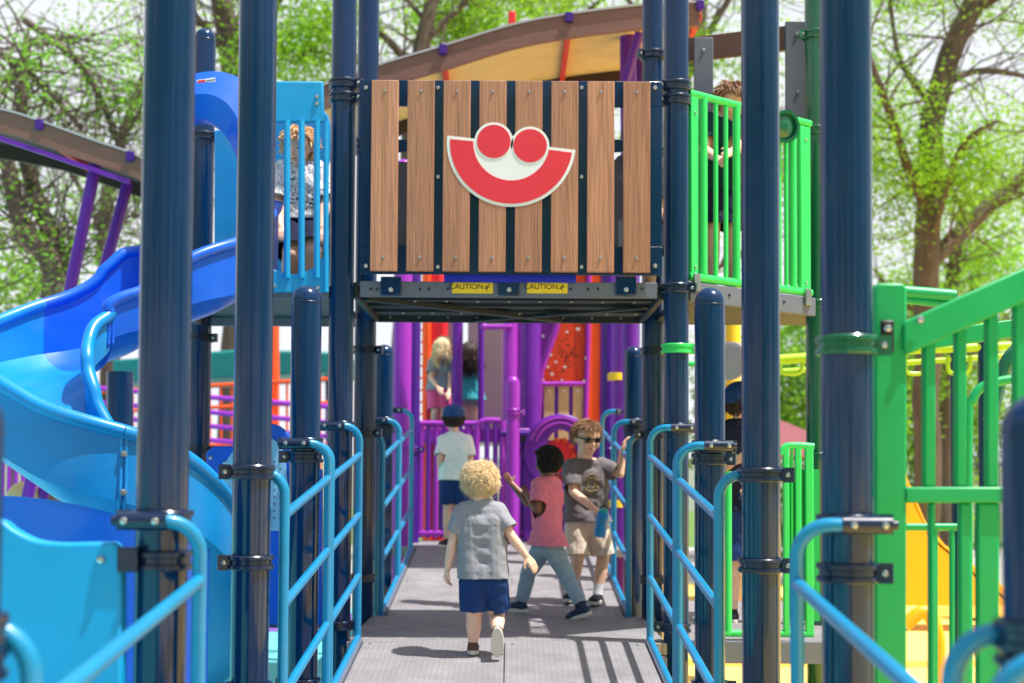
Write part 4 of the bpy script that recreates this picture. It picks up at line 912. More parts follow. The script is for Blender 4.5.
# ---------------- far left: orange frames, purple bars, teal canopy
t = empty('teal_canopy', (-4.5, 17, 0), 'flat teal canopy band seen between the left posts', 'canopy'); Yt = 17
mb = MB(); p = at(112, 366, Yt); q = at(345, 350, Yt); mb.add([at(112, 384, Yt), at(345, 372, Yt), at(345, 352, Yt), at(240, 349, Yt), at(112, 360, Yt)]+[v+V((0, 1.6, 0)) for v in (at(112, 384, Yt), at(345, 372, Yt), at(345, 352, Yt), at(240, 349, Yt), at(112, 360, Yt))], [(0,1,2,3,4), (9,8,7,6,5), (0,5,6,1), (1,6,7,2), (2,7,8,3), (3,8,9,4), (4,9,5,0)]); mb.build('canopy', M['teal_roof'], t, bevel=.03)
for a in (150, 330): MB().tube([at(a, 560, Yt+.5), at(a, 365, Yt+.5)], .06, 14).build('pole', M['navy'], t)
mk('post_orange', (245, 84, 30), .4)
mb = MB(); mb.tube([at(272, 560, 16.2), at(272, 262, 16.2)], .085, 20); top(mb, 'orange_post', M['post_orange'], 'tall orange-red post between the two nearest tall left posts and the platform', 'post')
t = empty('orange_railing', (-4.5, 16, 0), 'orange tube railing with uprights in the far left background', 'railing'); Yo_ = 16
for (y0, y1) in ((392, 378), (412, 402), (446, 444)): MB().tube([at(95, y0, Yo_), at(345, y1, Yo_)], .022, 10).build('rail_bar', M['orange'], t)
for i, a in enumerate(range(100, 345, 11)): MB().tube([at(a, 470, Yo_), at(a, 392-(a-95)*.056, Yo_)], .014, 8).build('upright', M['orange'], t)
t = empty('purple_railing', (-4, 14.6, 0), 'stack of sloping purple tube rails behind the left posts', 'railing'); Yv = 14.6
for (y0, y1) in ((388, 408), (402, 424), (416, 438), (430, 452)): MB().tube([at(95, y0, Yv), at(345, y1, Yv)], .027, 10).build('rail_bar', M['violet'], t)
for a in (110, 180, 245, 330): MB().tube([at(a, 560, Yv), at(a, 392+(a-95)*.08, Yv)], .035, 10).build('upright', M['purple'], t)
t = empty('purple_fence', (-6, 14.0, 0), 'low magenta picket fence under the slide at the left edge', 'fence'); Yf = 12.4
for i in range(9): p_ = at(-18+i*7, 430, Yf); MB().tube([(p_.x, Yf, 0), p_], .020, 8).build('picket', M['violet'], t)
MB().tube([at(-30, 436, Yf), at(48, 436, Yf)], .022, 8).build('rail_bar', M['violet'], t)
mb = MB(); mb.tube([at(120, 640, 9.6), at(120, 372, 9.6)], PR*1.4, 24); top(mb, 'navy_post', M['navy'], 'blurred navy post left of the widest left post, under the teal canopy end', 'post')

# ---------------- black picket fence far right
t = empty('iron_fence', (9, 27, 0), 'black iron picket fence in the distance behind the green stair barrier', 'fence'); Yi = 27
x0, x1 = at(880, 480, Yi).x, at(1120, 480, Yi).x; zt_ = zz(462, Yi)
for z in (zt_, .25): MB().tube([(x0, Yi, z), (x1, Yi, z)], .02, 8).build('rail_bar', M['iron'], t)
i = 0; x = x0
while x < x1 and i < 60: MB().tube([(x, Yi, .02), (x, Yi, zt_+.12)], .011, 6).build('picket', M['iron'], t); x += .115; i += 1
# pale building / service road wall far beyond
mk('far_wall', (206, 204, 200), .8, var=.05)
mb = MB(); mb.box((-6, 60, 1.1), (70, .4, 2.2)); top(mb, 'boundary_wall', M['far_wall'], 'long pale wall in the far background behind the play area', 'wall')

# ---------------- trees
def leaf_mesh(mb_v, mb_f, c, s):
    a = V((random.gauss(0, 1), random.gauss(0, 1), random.gauss(0, .6))).normalized(); b = a.cross(V((random.gauss(0, 1), random.gauss(0, 1), random.gauss(0, 1)))).normalized()
    o = len(mb_v); l = s*random.uniform(.7, 1.3); w_ = l*.5
    mb_v += [tuple(c-a*l*.5), tuple(c+b*w_*.5), tuple(c+a*l*.5), tuple(c-b*w_*.5)]; mb_f.append((o, o+1, o+2, o+3))
def tree(name, limbs, Y, label, leafm, density=1., crown_top=None, extra=(), size=.11, spread=.5, seed=1, nsub=2, group='trees behind the playground'):
    """limbs: list of [(px,py,radius_m,dy)...]; first one is the trunk rising from the ground"""
    random.seed(seed); t = empty(name, tuple(at(limbs[0][0][0], 600, Y).xy)+(0,), label, 'tree', group)
    wood = MB(); twigs = MB(); ends = []
    for li, l in enumerate(limbs):
        sp = spline([tuple(at(p[0], p[1], Y+p[3]))+(p[2],) for p in l], 6)
        if li == 0: sp = [(sp[0][0], sp[0][1], -.1, sp[0][3]*1.25)]+sp
        pts = [V(p[:3])+V((noise.noise(V(p[:3])*1.3), noise.noise(V(p[:3])*1.3+V((5, 5, 5))), 0))*p[3]*.35 for p in sp]; rs = [max(p[3], .01) for p in sp]
        wood.tube(pts, rs, 12)
        L_ = len(pts)
        for i in range(2 if li else L_//2, L_, 1 if nsub > 2 else 1):
            for _ in range(nsub if random.random() < .4 else nsub-1):
                d = (pts[i]-pts[i-1]).normalized(); r = V((random.gauss(0, 1), random.gauss(0, 1), random.gauss(.05, .6))).normalized()
                d2 = (d*.5+r).normalized(); ln = random.uniform(.8, 2.2); q = [pts[i]]
                for s in range(5):
                    d2 = (d2+V((random.gauss(0, .22), random.gauss(0, .22), random.gauss(-.03, .2)))).normalized(); q.append(q[-1]+d2*ln/5)
                r0 = min(rs[i]*.35, .022); twigs.tube(q, [r0*(1-.85*s/5) for s in range(6)], 5, cap=False)
                for s in range(2, 6):
                    ends.append((q[s], d2))
                    for _2 in range(2):
                        r2 = V((random.gauss(0, 1), random.gauss(0, 1), random.gauss(-.1, .7))).normalized(); e = q[s]+r2*random.uniform(.25, .7); m_ = (q[s]+e)/2+V((0, 0, random.uniform(-.06, .08)))
                        ends.append((e, r2))
                        if random.random() < .3: twigs.tube([q[s], m_, e], [.005, .004, .002], 4, cap=False)
    wood.build('trunk', M['bark'], t, sharp=60); twigs.build('branches', M['bark'], t, sharp=60)
    lv = []; lf = []
    for e, d in ends:
        dens = noise.noise(e*.6+V((seed*3.1, 0, 0)))+.6*noise.noise(e*1.9)
        n_ = int(max(0, (dens+.04)*85*density))
        for _ in range(n_): leaf_mesh(lv, lf, e+V((random.gauss(0, spread*.42), random.gauss(0, spread*.42), random.gauss(0, spread*.22))), size*.72)
    for (a, b_, ra, rb, n_) in extra:
        for _ in range(n_):
            c = at(random.gauss(a, ra), random.gauss(b_, rb), Y+random.uniform(-2, 2))
            if noise.noise(c*.6) > -.05: leaf_mesh(lv, lf, c, size)
    me = bpy.data.meshes.new('crown'); me.from_pydata(lv, [], lf); me.update()
    link(me, 'crown', leafm, t, smooth=False, fixn=False); return t
# right big tree
tree('park_tree', [[(926, 600, .20, 0), (927, 400, .19, 0), (929, 228, .185, 0), (933, 127, .175, 0), (948, 60, .165, 0), (975, 0, .15, 0), (1000, -80, .12, 0)],
     [(931, 262, .12, 0), (968, 226, .12, .3), (1024, 177, .10, .5), (1080, 140, .06, .6)], [(928, 215, .08, 0), (908, 165, .07, -.6), (880, 88, .05, -1), (860, 30, .03, -1)],
     [(948, 80, .06, 0), (985, 70, .04, .4), (1030, 76, .02, .6)], [(936, 110, .05, 0), (900, 60, .04, .6), (890, 0, .03, .8)], [(975, 10, .08, 0), (1010, -10, .05, -.5), (1060, -30, .03, -1)], [(930, 250, .05, 0), (960, 150, .04, -1), (1000, 120, .02, -1.4)]], 20, 'big tree with a leaning brown trunk seen right of the widest right post', M['leaf'], density=.85, seed=2, size=.10, spread=.6)
tree('park_tree', [[(946, 600, .15, 0), (948, 400, .14, 0), (950, 300, .12, 0), (958, 240, .10, 0), (962, 200, .06, 0)], [(948, 330, .07, 0), (900, 300, .05, 0), (875, 270, .03, 0)], [(948, 380, .07, 0), (985, 340, .05, 0), (1010, 320, .03, 0)], [(948, 420, .05, 0), (905, 390, .04, 0), (880, 370, .03, 0)]], 24, 'slimmer tree trunk close behind the leaning one, with yellow-green low leaves', M['leaf'], density=1.05, seed=5, size=.13, spread=.7)
tree('park_tree', [[(660, 600, .2, 0), (668, 300, .18, 0), (672, 120, .16, 0), (690, 60, .14, 0), (705, -20, .1, 0)], [(672, 110, .07, 0), (640, 20, .05, 0), (600, -40, .03, 0)], [(690, 60, .07, 0), (735, -10, .05, 0), (760, -60, .03, 0)], [(670, 200, .06, 0), (720, 160, .05, 0), (770, 120, .03, 0)], [(668, 300, .06, 0), (730, 260, .04, 0), (780, 230, .03, 0)]], 23, 'tree trunk seen between the right tall posts above the green barrier', M['leaf'], density=.6, seed=8, size=.12, spread=.6)
tree('park_tree', [[(58, 600, .27, 0), (58, 330, .25, 0), (56, 285, .22, 0), (47, 258, .15, 0), (24, 225, .13, 0), (3, 150, .10, 0), (-20, 80, .07, 0)], [(56, 290, .15, 0), (62, 258, .12, .2), (50, 228, .12, .3), (24, 160, .10, .3), (22, 100, .08, .3), (28, 40, .06, .3)],
     [(58, 268, .06, 0), (76, 240, .05, 0), (100, 222, .035, 0), (140, 215, .02, 0)], [(-20, 40, .06, 1), (10, 60, .06, 1), (48, 90, .05, 1), (80, 128, .035, 1)], [(24, 20, .05, .5), (57, 43, .05, .5), (90, 78, .05, .5), (117, 140, .045, .5), (130, 190, .04, .5)], [(117, 140, .03, .5), (135, 120, .03, .5), (160, 60, .03, .5)]], 19, 'bare-branched forked tree at the upper left behind the wave roof', M['leaf_dark'], density=.26, seed=3, size=.11, spread=.55, nsub=3)
tree('park_tree', [[(112, 600, .2, 0), (110, 300, .16, 0), (104, 250, .13, 0), (110, 190, .11, 0), (128, 120, .08, 0), (150, 60, .05, 0)], [(105, 240, .05, 0), (75, 180, .04, 0), (40, 140, .03, 0)]], 23, 'thinner dark trunk behind the slanted purple roof posts at left', M['leaf'], density=.2, seed=13, size=.11)
tree('park_tree', [[(225, 600, .24, 0), (238, 300, .22, 0), (240, 130, .2, 0), (232, 60, .18, 0), (220, 0, .16, 0), (205, -80, .1, 0)], [(236, 80, .1, 0), (262, 30, .08, 0), (290, -20, .05, 0)], [(232, 60, .06, 0), (190, 10, .05, 0), (150, -20, .03, 0)]], 21, 'thick brown trunk rising between the two nearest left posts', M['leaf'], density=.4, seed=17, size=.11)
tree('park_tree', [[(400, 600, .2, 0), (405, 300, .18, 0), (415, 100, .15, 0), (425, 30, .12, 0), (440, -30, .08, 0)], [(415, 70, .07, 0), (370, 20, .05, 0), (330, -20, .03, 0)], [(425, 40, .07, 0), (470, 0, .05, 0), (520, -30, .03, 0)], [(412, 90, .04, 0), (350, 60, .03, 0), (310, 50, .02, 0)], [(425, 20, .04, 0), (390, -20, .03, 0)]], 21, 'bright green leafy tree above the left half of the wave roof', M['leaf'], density=1.2, seed=21, size=.12, spread=.65)
tree('park_tree', [[(560, 600, .2, 0), (565, 300, .18, 0), (560, 60, .14, 0), (575, -20, .1, 0)], [(562, 40, .05, 0), (600, 0, .04, 0), (640, -30, .03, 0)], [(560, 50, .05, 0), (520, 0, .04, 0), (490, -20, .03, 0)]], 25, 'distant leafy tree above the top of the wave roof', M['leaf'], density=.8, seed=23, size=.12, spread=.6)
tree('park_tree', [[(845, 600, .2, 0), (850, 300, .18, 0), (840, 100, .12, 0), (845, 0, .08, 0)], [(850, 300, .06, 0), (790, 330, .05, 0), (760, 340, .03, 0)], [(850, 380, .06, 0), (800, 400, .04, 0), (770, 400, .03, 0)], [(850, 250, .06, 0), (800, 180, .04, 0), (780, 160, .03, 0)], [(850, 350, .05, 0), (890, 300, .04, 0), (930, 270, .03, 0)]], 26, 'dense tree whose leaves fill the gap beside the dark green post', M['leaf_dark'], density=1.1, seed=29, size=.14, spread=.8)
tree('park_tree', [[(985, 600, .2, 0), (985, 400, .17, 0), (975, 300, .13, 0), (980, 250, .08, 0)], [(980, 420, .07, 0), (940, 400, .05, 0), (905, 390, .03, 0)], [(980, 360, .07, 0), (1010, 320, .05, 0)]], 30, 'low yellow-green tree behind the green stair bars', M['leaf'], density=1.2, seed=31, size=.16, spread=.9)
def bush(label, px, py, Y, rx, rz_, n, seed):
    random.seed(seed); c = at(px, py, Y); t = empty('bush', (c.x, Y, 0), label, 'bush', 'bushes at the far edge of the park'); lv = []; lf = []
    for _ in range(n):
        d = V((random.gauss(0, 1), random.gauss(0, 1), random.gauss(0, 1))).normalized()*random.random()**.4
        p = V((c.x+d.x*rx, Y+d.y*rx*.8, max(.05, c.z+d.z*rz_)))
        if noise.noise(p*.9) > -.15: leaf_mesh(lv, lf, p, .15)
    me = bpy.data.meshes.new('foliage'); me.from_pydata(lv, [], lf); me.update(); link(me, 'foliage', M['hedge_leaf'], t, smooth=False, fixn=False)
    st = MB(); 
    for i in range(5): st.tube([(c.x+(i-2)*.1, Y, 0), (c.x+(i-2)*.4, Y+.1, c.z)], [.04, .012], 6)
    st.build('stems', M['bark'], t)
bush('dark green bush at the far left edge below the wave roof', 5, 275, 24, 1.6, .8, 2600, 1)
bush('bush in the gap beside the dark green post behind the monkey bars', 790, 430, 27, 2.2, 1.6, 7000, 2)
bush('yellow-green bush behind the bars of the green stair barrier', 930, 420, 28, 1.9, 1.5, 6000, 3)

# unseen trees added beside and behind the visitor to darken reflections and fill
def unseen_tree(x, y, h, rr, label, seed):
    random.seed(seed); t = empty('park_tree', (x, y, 0), label, 'tree', 'trees behind the playground'); st = MB(); st.tube([(x, y, -.1), (x+.1, y, h*.3), (x-.1, y+.1, h*.6), (x, y, h*.85)], [.24, .19, .13, .04], 10)
    cl = []
    for i in range(14):
        a = random.uniform(0, 6.28); q = V((x+cos(a)*rr*random.uniform(.2, .8), y+sin(a)*rr*random.uniform(.2, .8), h*random.uniform(.22, .95))); st.tube([(x, y, h*random.uniform(.25, .6)), q.lerp(V((x, y, q.z-.6)), .4), q], [.07, .05, .015], 6); cl.append(q)
    st.build('trunk', M['bark'], t, sharp=60); lv = []; lf = []
    for q in cl:
        for _ in range(420): leaf_mesh(lv, lf, q+V((random.gauss(0, rr*.3), random.gauss(0, rr*.3), random.gauss(0, rr*.22))), .26)
    me = bpy.data.meshes.new('crown'); me.from_pydata(lv, [], lf); me.update(); link(me, 'crown', M['leaf_dark'], t, smooth=False, fixn=False)
for i, (x, y, h, rr, l) in enumerate([(-9, -9, 8, 2.6, 'broad unseen tree added behind the visitor on the left'), (-3.5, -13, 9, 2.8, 'broad unseen tree added straight behind the visitor'), (4, -12, 8, 2.6, 'broad unseen tree added behind the visitor on the right'), (11, -8, 8, 2.6, 'broad unseen tree added at the right rear'),
    (-14, -1, 9, 3, 'broad unseen tree added far to the left of the ramp foot'), (-14, 8, 8, 2.8, 'broad unseen tree added far left beside the slide'), (14, 1, 8, 2.6, 'broad unseen tree added far right of the ramp foot'), (0.5, -19, 11, 3.6, 'tallest of the unseen trees added behind the visitor'), (-8, -18, 10, 3.4, 'unseen tree added far behind the visitor, left'),
    (9, -17, 10, 3.4, 'unseen tree added far behind the visitor, right'), (-15, -8, 9, 3.2, 'unseen tree added at the left rear corner'), (17, -6, 9, 3.2, 'unseen tree added at the right rear corner'), (-18, 4, 9, 3.2, 'outermost unseen tree added on the left side'), (18, 8, 9, 3.2, 'outermost unseen tree added on the right side')]): unseen_tree(x, y, h, rr, l, 40+i)
# ---------------- people
def remesh(mb, voxel, it=6, fac=.5):
    me = mb.mesh('tmp'); o = bpy.data.objects.new('tmp', me); COL.objects.link(o)
    r = o.modifiers.new('r', 'REMESH'); r.mode = 'VOXEL'; r.voxel_size = voxel; r.adaptivity = 0
    if it: s = o.modifiers.new('s', 'SMOOTH'); s.factor = fac; s.iterations = it
    dg = bpy.context.evaluated_depsgraph_get(); out = bpy.data.meshes.new_from_object(o.evaluated_get(dg)); bpy.data.objects.remove(o); return out
def basis(f, u=V((0, 0, 1))):
    f = V(f).normalized(); r = f.cross(u).normalized(); u = r.cross(f).normalized()
    return Matrix((r, f, u)).transposed(), r, f, u       # local x=right, y=forward, z=up
def slab(mb, c, rx, ry, rz, B): mb.ell(c, (rx, ry, rz), B, nu=24, nv=14)
def hand(mb, wr, d, palm_n, L, curl=.5, side=1):
    """wr wrist, d pointing direction, palm_n palm normal, L hand length"""
    d = V(d).normalized(); n = V(palm_n); n = (n-d*n.dot(d)).normalized(); s = d.cross(n)*side
    pl = L*.5; w = L*.20
    for k in range(4):
        o = (k-1.5)/1.5*w*.75
        mb.cap(wr+d*L*.05+s*o*.6, wr+d*pl+s*o, L*.105, L*.095, 10)
        ln = L*.46*(.88, 1.0, .95, .76)[k]; p = wr+d*pl+s*o*1.1; dd = d
        for j, f in enumerate((.45, .32, .23)):
            dd = (dd+n*curl*(.55 if j else .35)).normalized(); q = p+dd*ln*f; mb.cap(p, q, L*.062*(1-.07*j), L*.06*(1-.1*j), 10); p = q
    t0 = wr+d*L*.12-s*w*.7; t1 = t0+(d*.6-s*.8+n*.25).normalized()*L*.25; t2 = t1+(d*.9-s*.2+n*.35).normalized()*L*.2
    mb.cap(t0, t1, L*.085, L*.075, 10); mb.cap(t1, t2, L*.072, L*.06, 10)
def clip_mesh(me, pred):
    bm = bmesh.new(); bm.from_mesh(me)
    dl = [f for f in bm.faces if pred(f.calc_center_median())]; bmesh.ops.delete(bm, geom=dl, context='FACES')
    # smooth the ragged open border a little
    for _ in range(4):
        bv = {}
        for e in bm.edges:
            if e.is_boundary:
                for a, b in ((e.verts[0], e.verts[1]), (e.verts[1], e.verts[0])): bv.setdefault(a, []).append(b.co.copy())
        for v_, l in bv.items():
            if len(l) == 2: v_.co = v_.co*.4+(l[0]+l[1])*.3
    bm.to_mesh(me); bm.free(); return me
def wrinkle(me, amp, sc=(9, 9, 20), off=0.):
    nr = [v.normal.copy() for v in me.vertices]
    for v, vn in zip(me.vertices, nr):
        p = v.co; n1 = noise.noise(V((p.x*sc[0]+off, p.y*sc[1], p.z*sc[2]+p.x*11))); n2 = noise.noise(V((p.x*30+off, p.y*30, p.z*16)))
        q = V((p.x*13+p.z*9+off, p.y*13, p.z*15-p.x*8)); rdg = 1-2.2*abs(noise.noise(q+V((n1, n2, 0))*.6))
        v.co = p+vn*(amp*(n1*.9+n2*.3+rdg*.22))
def garment(name, mb, m, parent, voxel, pred, amp=.004, it=8, off=0., th=.005):
    me = remesh(mb, voxel, it); wrinkle(me, amp, off=off); clip_mesh(me, pred)
    o = link(me, name, m, parent, sharp=80); s = o.modifiers.new('cloth', 'SOLIDIFY'); s.thickness = th; s.offset = -1; return o
def tuft_hair(name, c, rad, B, m, parent, mask, n, ln, style, thick=.004, seed=1, base=True, fall=0.):
    random.seed(seed)
    if base:
        mb = MB(); mb.ell(c, rad, B, nu=40, nv=28); me = mb.mesh(name)
        Bi = B.transposed()
        for v in me.vertices:
            q = v.co; v.co = q+(q-c).normalized()*(noise.noise(q*42)*.006)
        clip_mesh(me, lambda p: not mask((Bi @ (p-c))))
        ob = link(me, name, m, parent, sharp=80, fixn=False)
    mb = MB(); Bi = B
    k = 0; tries = 0
    while k < n and tries < n*12:
        tries += 1
        d = V((random.gauss(0, 1), random.gauss(0, 1), random.gauss(0, 1))).normalized(); p = V((d.x*rad[0], d.y*rad[1], d.z*rad[2]))
        if not mask(p): continue
        k += 1; q = c+B @ (p*(1+.05*noise.noise(p*38))); nrm = (B @ V((d.x/rad[0], d.y/rad[1], d.z/rad[2]))).normalized()
        if style == 'curl':
            a, b = frame_of(nrm); r = ln*random.uniform(.15, .34); ph = random.random()*6.28; tl = V((random.gauss(0, .5), random.gauss(0, .5), random.gauss(-.1, .4)))
            pts = [q-nrm*.004+(nrm+tl*.5)*ln*.5*(i/9)+(a*cos(ph+i*1.15)+b*sin(ph+i*1.15))*r*(.5+.5*i/9) for i in range(10)]
        elif style == 'afro':
            a, b = frame_of(nrm); ph = random.random()*6.28; pts = [q+nrm*ln*(i/4)+(a*cos(ph+i*2)+b*sin(ph+i*2))*ln*.35 for i in range(5)]
        else:
            dn = V((0, 0, -1)); t = (dn-nrm*dn.dot(nrm)); t = t.normalized() if t.length > .1 else (B @ V((random.gauss(0, 1), -1, 0))).normalized()
            t = (t+V((random.gauss(0, .28), random.gauss(0, .28), random.gauss(0, .12)))).normalized()
            if style == 'wavy':
                sd = nrm.cross(t); ph = random.random()*6.28; L0 = ln*random.uniform(.6, 1.2); fr = random.uniform(.8, 1.5); pts = [q+t*L0*(i/8)+nrm*(.006+.005*sin(i*fr+ph)+.010*random.random()*(i/8))+sd*.007*cos(i*fr+ph) for i in range(9)]
            elif style == 'short': pts = [q+(t*(1.0)+nrm*.55*(1-.4*i/4))*ln*(i/4) for i in range(5)]
            else: pts = [q+t*ln*(i/7)*.6+nrm*(.010+.006*sin(i))+V((0, 0, -1))*fall*(i/7)**1.4+V((noise.noise(q*30+V((i, 0, 0)))*.01, 0, 0)) for i in range(8)]
        L = len(pts); mb.tube(pts, [thick*(1-.75*i/(L-1)) if style != 'afro' else thick for i in range(L)], 5)
    me = mb.mesh(name)
    if base:
        bm = bmesh.new(); bm.from_mesh(ob.data); off = wloc(parent); me.transform(Matrix.Translation(-off)); bm.from_mesh(me); bm.to_mesh(ob.data); bm.free()
        ob.data.polygons.foreach_set('use_smooth', [True]*len(ob.data.polygons)); return ob
    return link(me, name, m, parent, sharp=80, fixn=False)
def shoe(name, an, toe, L, mU, mS, parent, up=None):
    """an ankle, toe direction point; L shoe length"""
    d = (V(toe)-V(an)); up = V(up) if up is not None else V((0, 0, 1)); d = (d-up*d.dot(up)).normalized(); r = d.cross(up).normalized(); B = Matrix((r, d, up)).transposed()
    base = V(an)-up*(L*.30)                         # sole level under ankle
    mb = MB(); c = base+d*L*.22
    mb.ell(c-d*L*.25+up*L*.17, (L*.19, L*.24, L*.19), B); mb.ell(c+d*L*.02+up*L*.16, (L*.18, L*.34, L*.17), B); mb.ell(c+d*L*.27+up*L*.13, (L*.20, L*.24, L*.13), B)
    mb.cap(c-d*L*.25+up*L*.2, V(an)+up*L*.06, L*.17, L*.16)
    me = remesh(mb, .005, 4); o = link(me, name, mU, parent, sharp=80)
    mb = MB(); n = 28; vs = []
    for z in (-.05, .09):
        for i in range(n):
            a = 2*pi*i/n; w = .195+.03*sin(a)*(1 if sin(a) > 0 else -.2); vs.append(c+r*cos(a)*L*w+d*(sin(a)*L*.50)+up*(z*L+(.02*L if sin(a) > .8 else 0)))
    mb.add(vs, [tuple(range(n-1, -1, -1)), tuple(range(n, 2*n))]+[(i, (i+1) % n, n+(i+1) % n, n+i) for i in range(n)]); mb.build('sole', mS, o, bevel=.003)
    mb = MB()
    for k in range(3): q = c+d*L*(.10+.07*k)+up*L*(.305-.035*k); mb.beam(q-r*L*.08, q+r*L*.08, L*.03, L*.02)
    mb.build('lace', M['sole'], o)
    return o
def person(label, J, hh, face, skin, top_m, bot_m, kind='shorts', hem_shirt=None, hem_leg=.55, sleeve=.75, voxel=.0045, hs=1., build_=1., shoes=('shoe_dark', 'sole'),
           socks=None, hands=None, group='children playing on the structure', head_up=None, flare=1., sh_th=1., anchor=None, feet=True, off=0.):
    """J: dict of world joints; hh: head height"""
    J = {k: V(v) for k, v in J.items()}; bsc = hh/.19*build_
    ft = anchor if anchor is not None else (J['anL']+J['anR'])/2
    z_ = min(J['anL'].z, J['anR'].z)-.055*bsc
    t = empty('person', (ft.x, ft.y, z_), label, 'person', group)
    B, r, f, u = basis(face, head_up or V((0, 0, 1)))
    c = J['head']; body = MB()
    # head
    body.ell(c+u*hh*.09-f*hh*.03, (hh*.39, hh*.44, hh*.41), B, 28, 18); body.ell(c-u*hh*.16+f*hh*.09, (hh*.285, hh*.30, hh*.33), B, 24, 16)
    body.cap(c+f*hh*.385+u*hh*.0, c+f*hh*.43-u*hh*.13, hh*.03, hh*.052, 10); body.ell(c+f*hh*.36-u*hh*.28, (hh*.10, hh*.06, hh*.04), B)
    body.ell(c+f*hh*.30-u*hh*.42, (hh*.10, hh*.08, hh*.07), B)
    for s in (-1, 1):
        body.ell(c+r*s*hh*.39-u*hh*.04-f*hh*.02, (hh*.045, hh*.07, hh*.11), B, 12, 8); body.ell(c+r*s*hh*.18+f*hh*.27-u*hh*.16, (hh*.12, hh*.11, hh*.11), B, 14, 10)
    nk = J['neck']; body.cap(c-u*hh*.2-f*hh*.08, nk, hh*.21, hh*.23)
    sL, sR, hL, hR = J['shL'], J['shR'], J['hipL'], J['hipR']
    ms, mh = (sL+sR)/2, (hL+hR)/2; b = bsc; wz = mh.lerp(ms, .42)
    def torso(mb, e):
        mb.cap(sL, sR, .040*b+e, .040*b+e); mb.cap(sL.lerp(nk, .35), nk, .035*b+e*.6, .040*b+e*.4); mb.cap(sR.lerp(nk, .35), nk, .035*b+e*.6, .040*b+e*.4)
        cl, cr = sL.lerp(sR, .17), sR.lerp(sL, .17); d = (mh-ms)
        for a, w_, rr in ((.16, .0, .062), (.36, .02, .060), (.6, .03, .058), (.85, .0, .062)):
            p1, p2 = (cl+d*a).lerp(hL+(ms-mh)*(1-a), a*.5), (cr+d*a).lerp(hR+(ms-mh)*(1-a), a*.5)
            mb.cap(p1, p2, rr*b+e, rr*b+e)
            if a > .16: mb.cap(pp1, p1, pr*b+e, rr*b+e); mb.cap(pp2, p2, pr*b+e, rr*b+e)
            pp1, pp2, pr = p1, p2, rr
        mb.cap(pp1, hL, .06*b+e, .066*b+e); mb.cap(pp2, hR, .06*b+e, .066*b+e)
    torso(body, 0); body.cap(hL, hR, .066*b, .066*b)
    for s in 'LR':
        sh, el, wr = J['sh'+s], J['el'+s], J['wr'+s]
        body.cap(sh, el, .035*b, .026*b); body.cap(el, el.lerp(wr, .4), .026*b, .0265*b); body.cap(el.lerp(wr, .4), wr, .0265*b, .0175*b)
        hp, kn, an = J['hip'+s], J['kn'+s], J['an'+s]
        body.cap(hp, kn, .060*b, .040*b); body.cap(kn, kn.lerp(an, .38), .039*b, .040*b); body.cap(kn.lerp(an, .38), an, .040*b, .024*b)
        d = (wr-el).normalized(); hd, cu, pn = (hands or {}).get(s, (d, .6, (0, 1, 0))); hand(body, wr, hd or d, pn, hh*.56, cu, 1 if s == 'R' else -1)
    me = remesh(body, voxel, 4); bo = link(me, 'body', M[skin], t, sharp=80)
    # eyes, mouth
    for s in (-1, 1):
        e = c+f*hh*.355+r*s*hh*.155+u*hh*.0; mb = MB(); mb.ell(e, (hh*.055, hh*.045, hh*.038), B, 14, 10); eo = mb.build('eye', M['eye_white'], t)
        mb = MB(); mb.ell(e+f*hh*.034, (hh*.026, hh*.015, hh*.028), B, 12, 8); mb.build('iris', M['hair_black'], eo)
        mb = MB(); mb.tube([e+u*hh*.085-r*hh*.07+f*hh*.01, e+u*hh*.105+f*hh*.035, e+u*hh*.085+r*hh*.07+f*hh*.01], hh*.012, 6); mb.build('eyebrow', M['hair_brown'], t)
    mb = MB(); mb.tube([c-u*hh*.26+f*hh*.395-r*hh*.10, c-u*hh*.285+f*hh*.425, c-u*hh*.26+f*hh*.395+r*hh*.10], hh*.017, 8); mb.build('mouth', M['lip'], t)
    # shirt
    e = .013*b*sh_th; g = MB(); torso(g, e); es = min(e, .014*b)
    ends = []
    for s in 'LR':
        sh, el = J['sh'+s], J['el'+s]; q = sh.lerp(el, sleeve); dd = (el-sh).normalized(); g.cap(sh, q+dd*.02, .042*b+es, .036*b+es*1.25); ends.append((sh, q, dd, .066*b))
    hemz = hem_shirt if hem_shirt is not None else mh.z-.02
    dn = V((0, 0, hemz-.03)); w_ = (hR-hL)*.12*flare
    for hp, sg in ((hL, -1), (hR, 1)):
        tgt = V((hp.x, hp.y, hemz-.03))+ (hp-mh)*.25*flare; g.cap(hp+V((0, 0, .05*b)), tgt, .062*b+e, .066*b+e*1.2*flare)
    gc = mh.copy(); g.cap(V((gc.x, gc.y, gc.z+.05*b)), V((gc.x, gc.y, hemz-.03)), .066*b+e, .07*b+e*1.3*flare)
    def seg_d(p, a, b_):
        ab = b_-a; k = max(0, min(1, (p-a).dot(ab)/ab.length_squared)); return (p-a-ab*k).length
    core = ((sL.lerp(sR, .17), hL), (sR.lerp(sL, .17), hR))
    def pr(p):
        if p.z < hemz: return True
        if p.z < nk.z-.05*b and min(seg_d(p, *core[0]), seg_d(p, *core[1])) < .069*b+e: return False
        for sh, q, dd, R_ in ends:
            if 0 < (p-q).dot(dd) < .09*b and ((p-q)-dd*(p-q).dot(dd)).length < R_: return True
        v = p-nk
        return v.dot(u) > .020*b and (v-u*v.dot(u)).length < .085*b
    so = garment('shirt', g, M[top_m], t, voxel, pr, amp=.008*b, off=off)
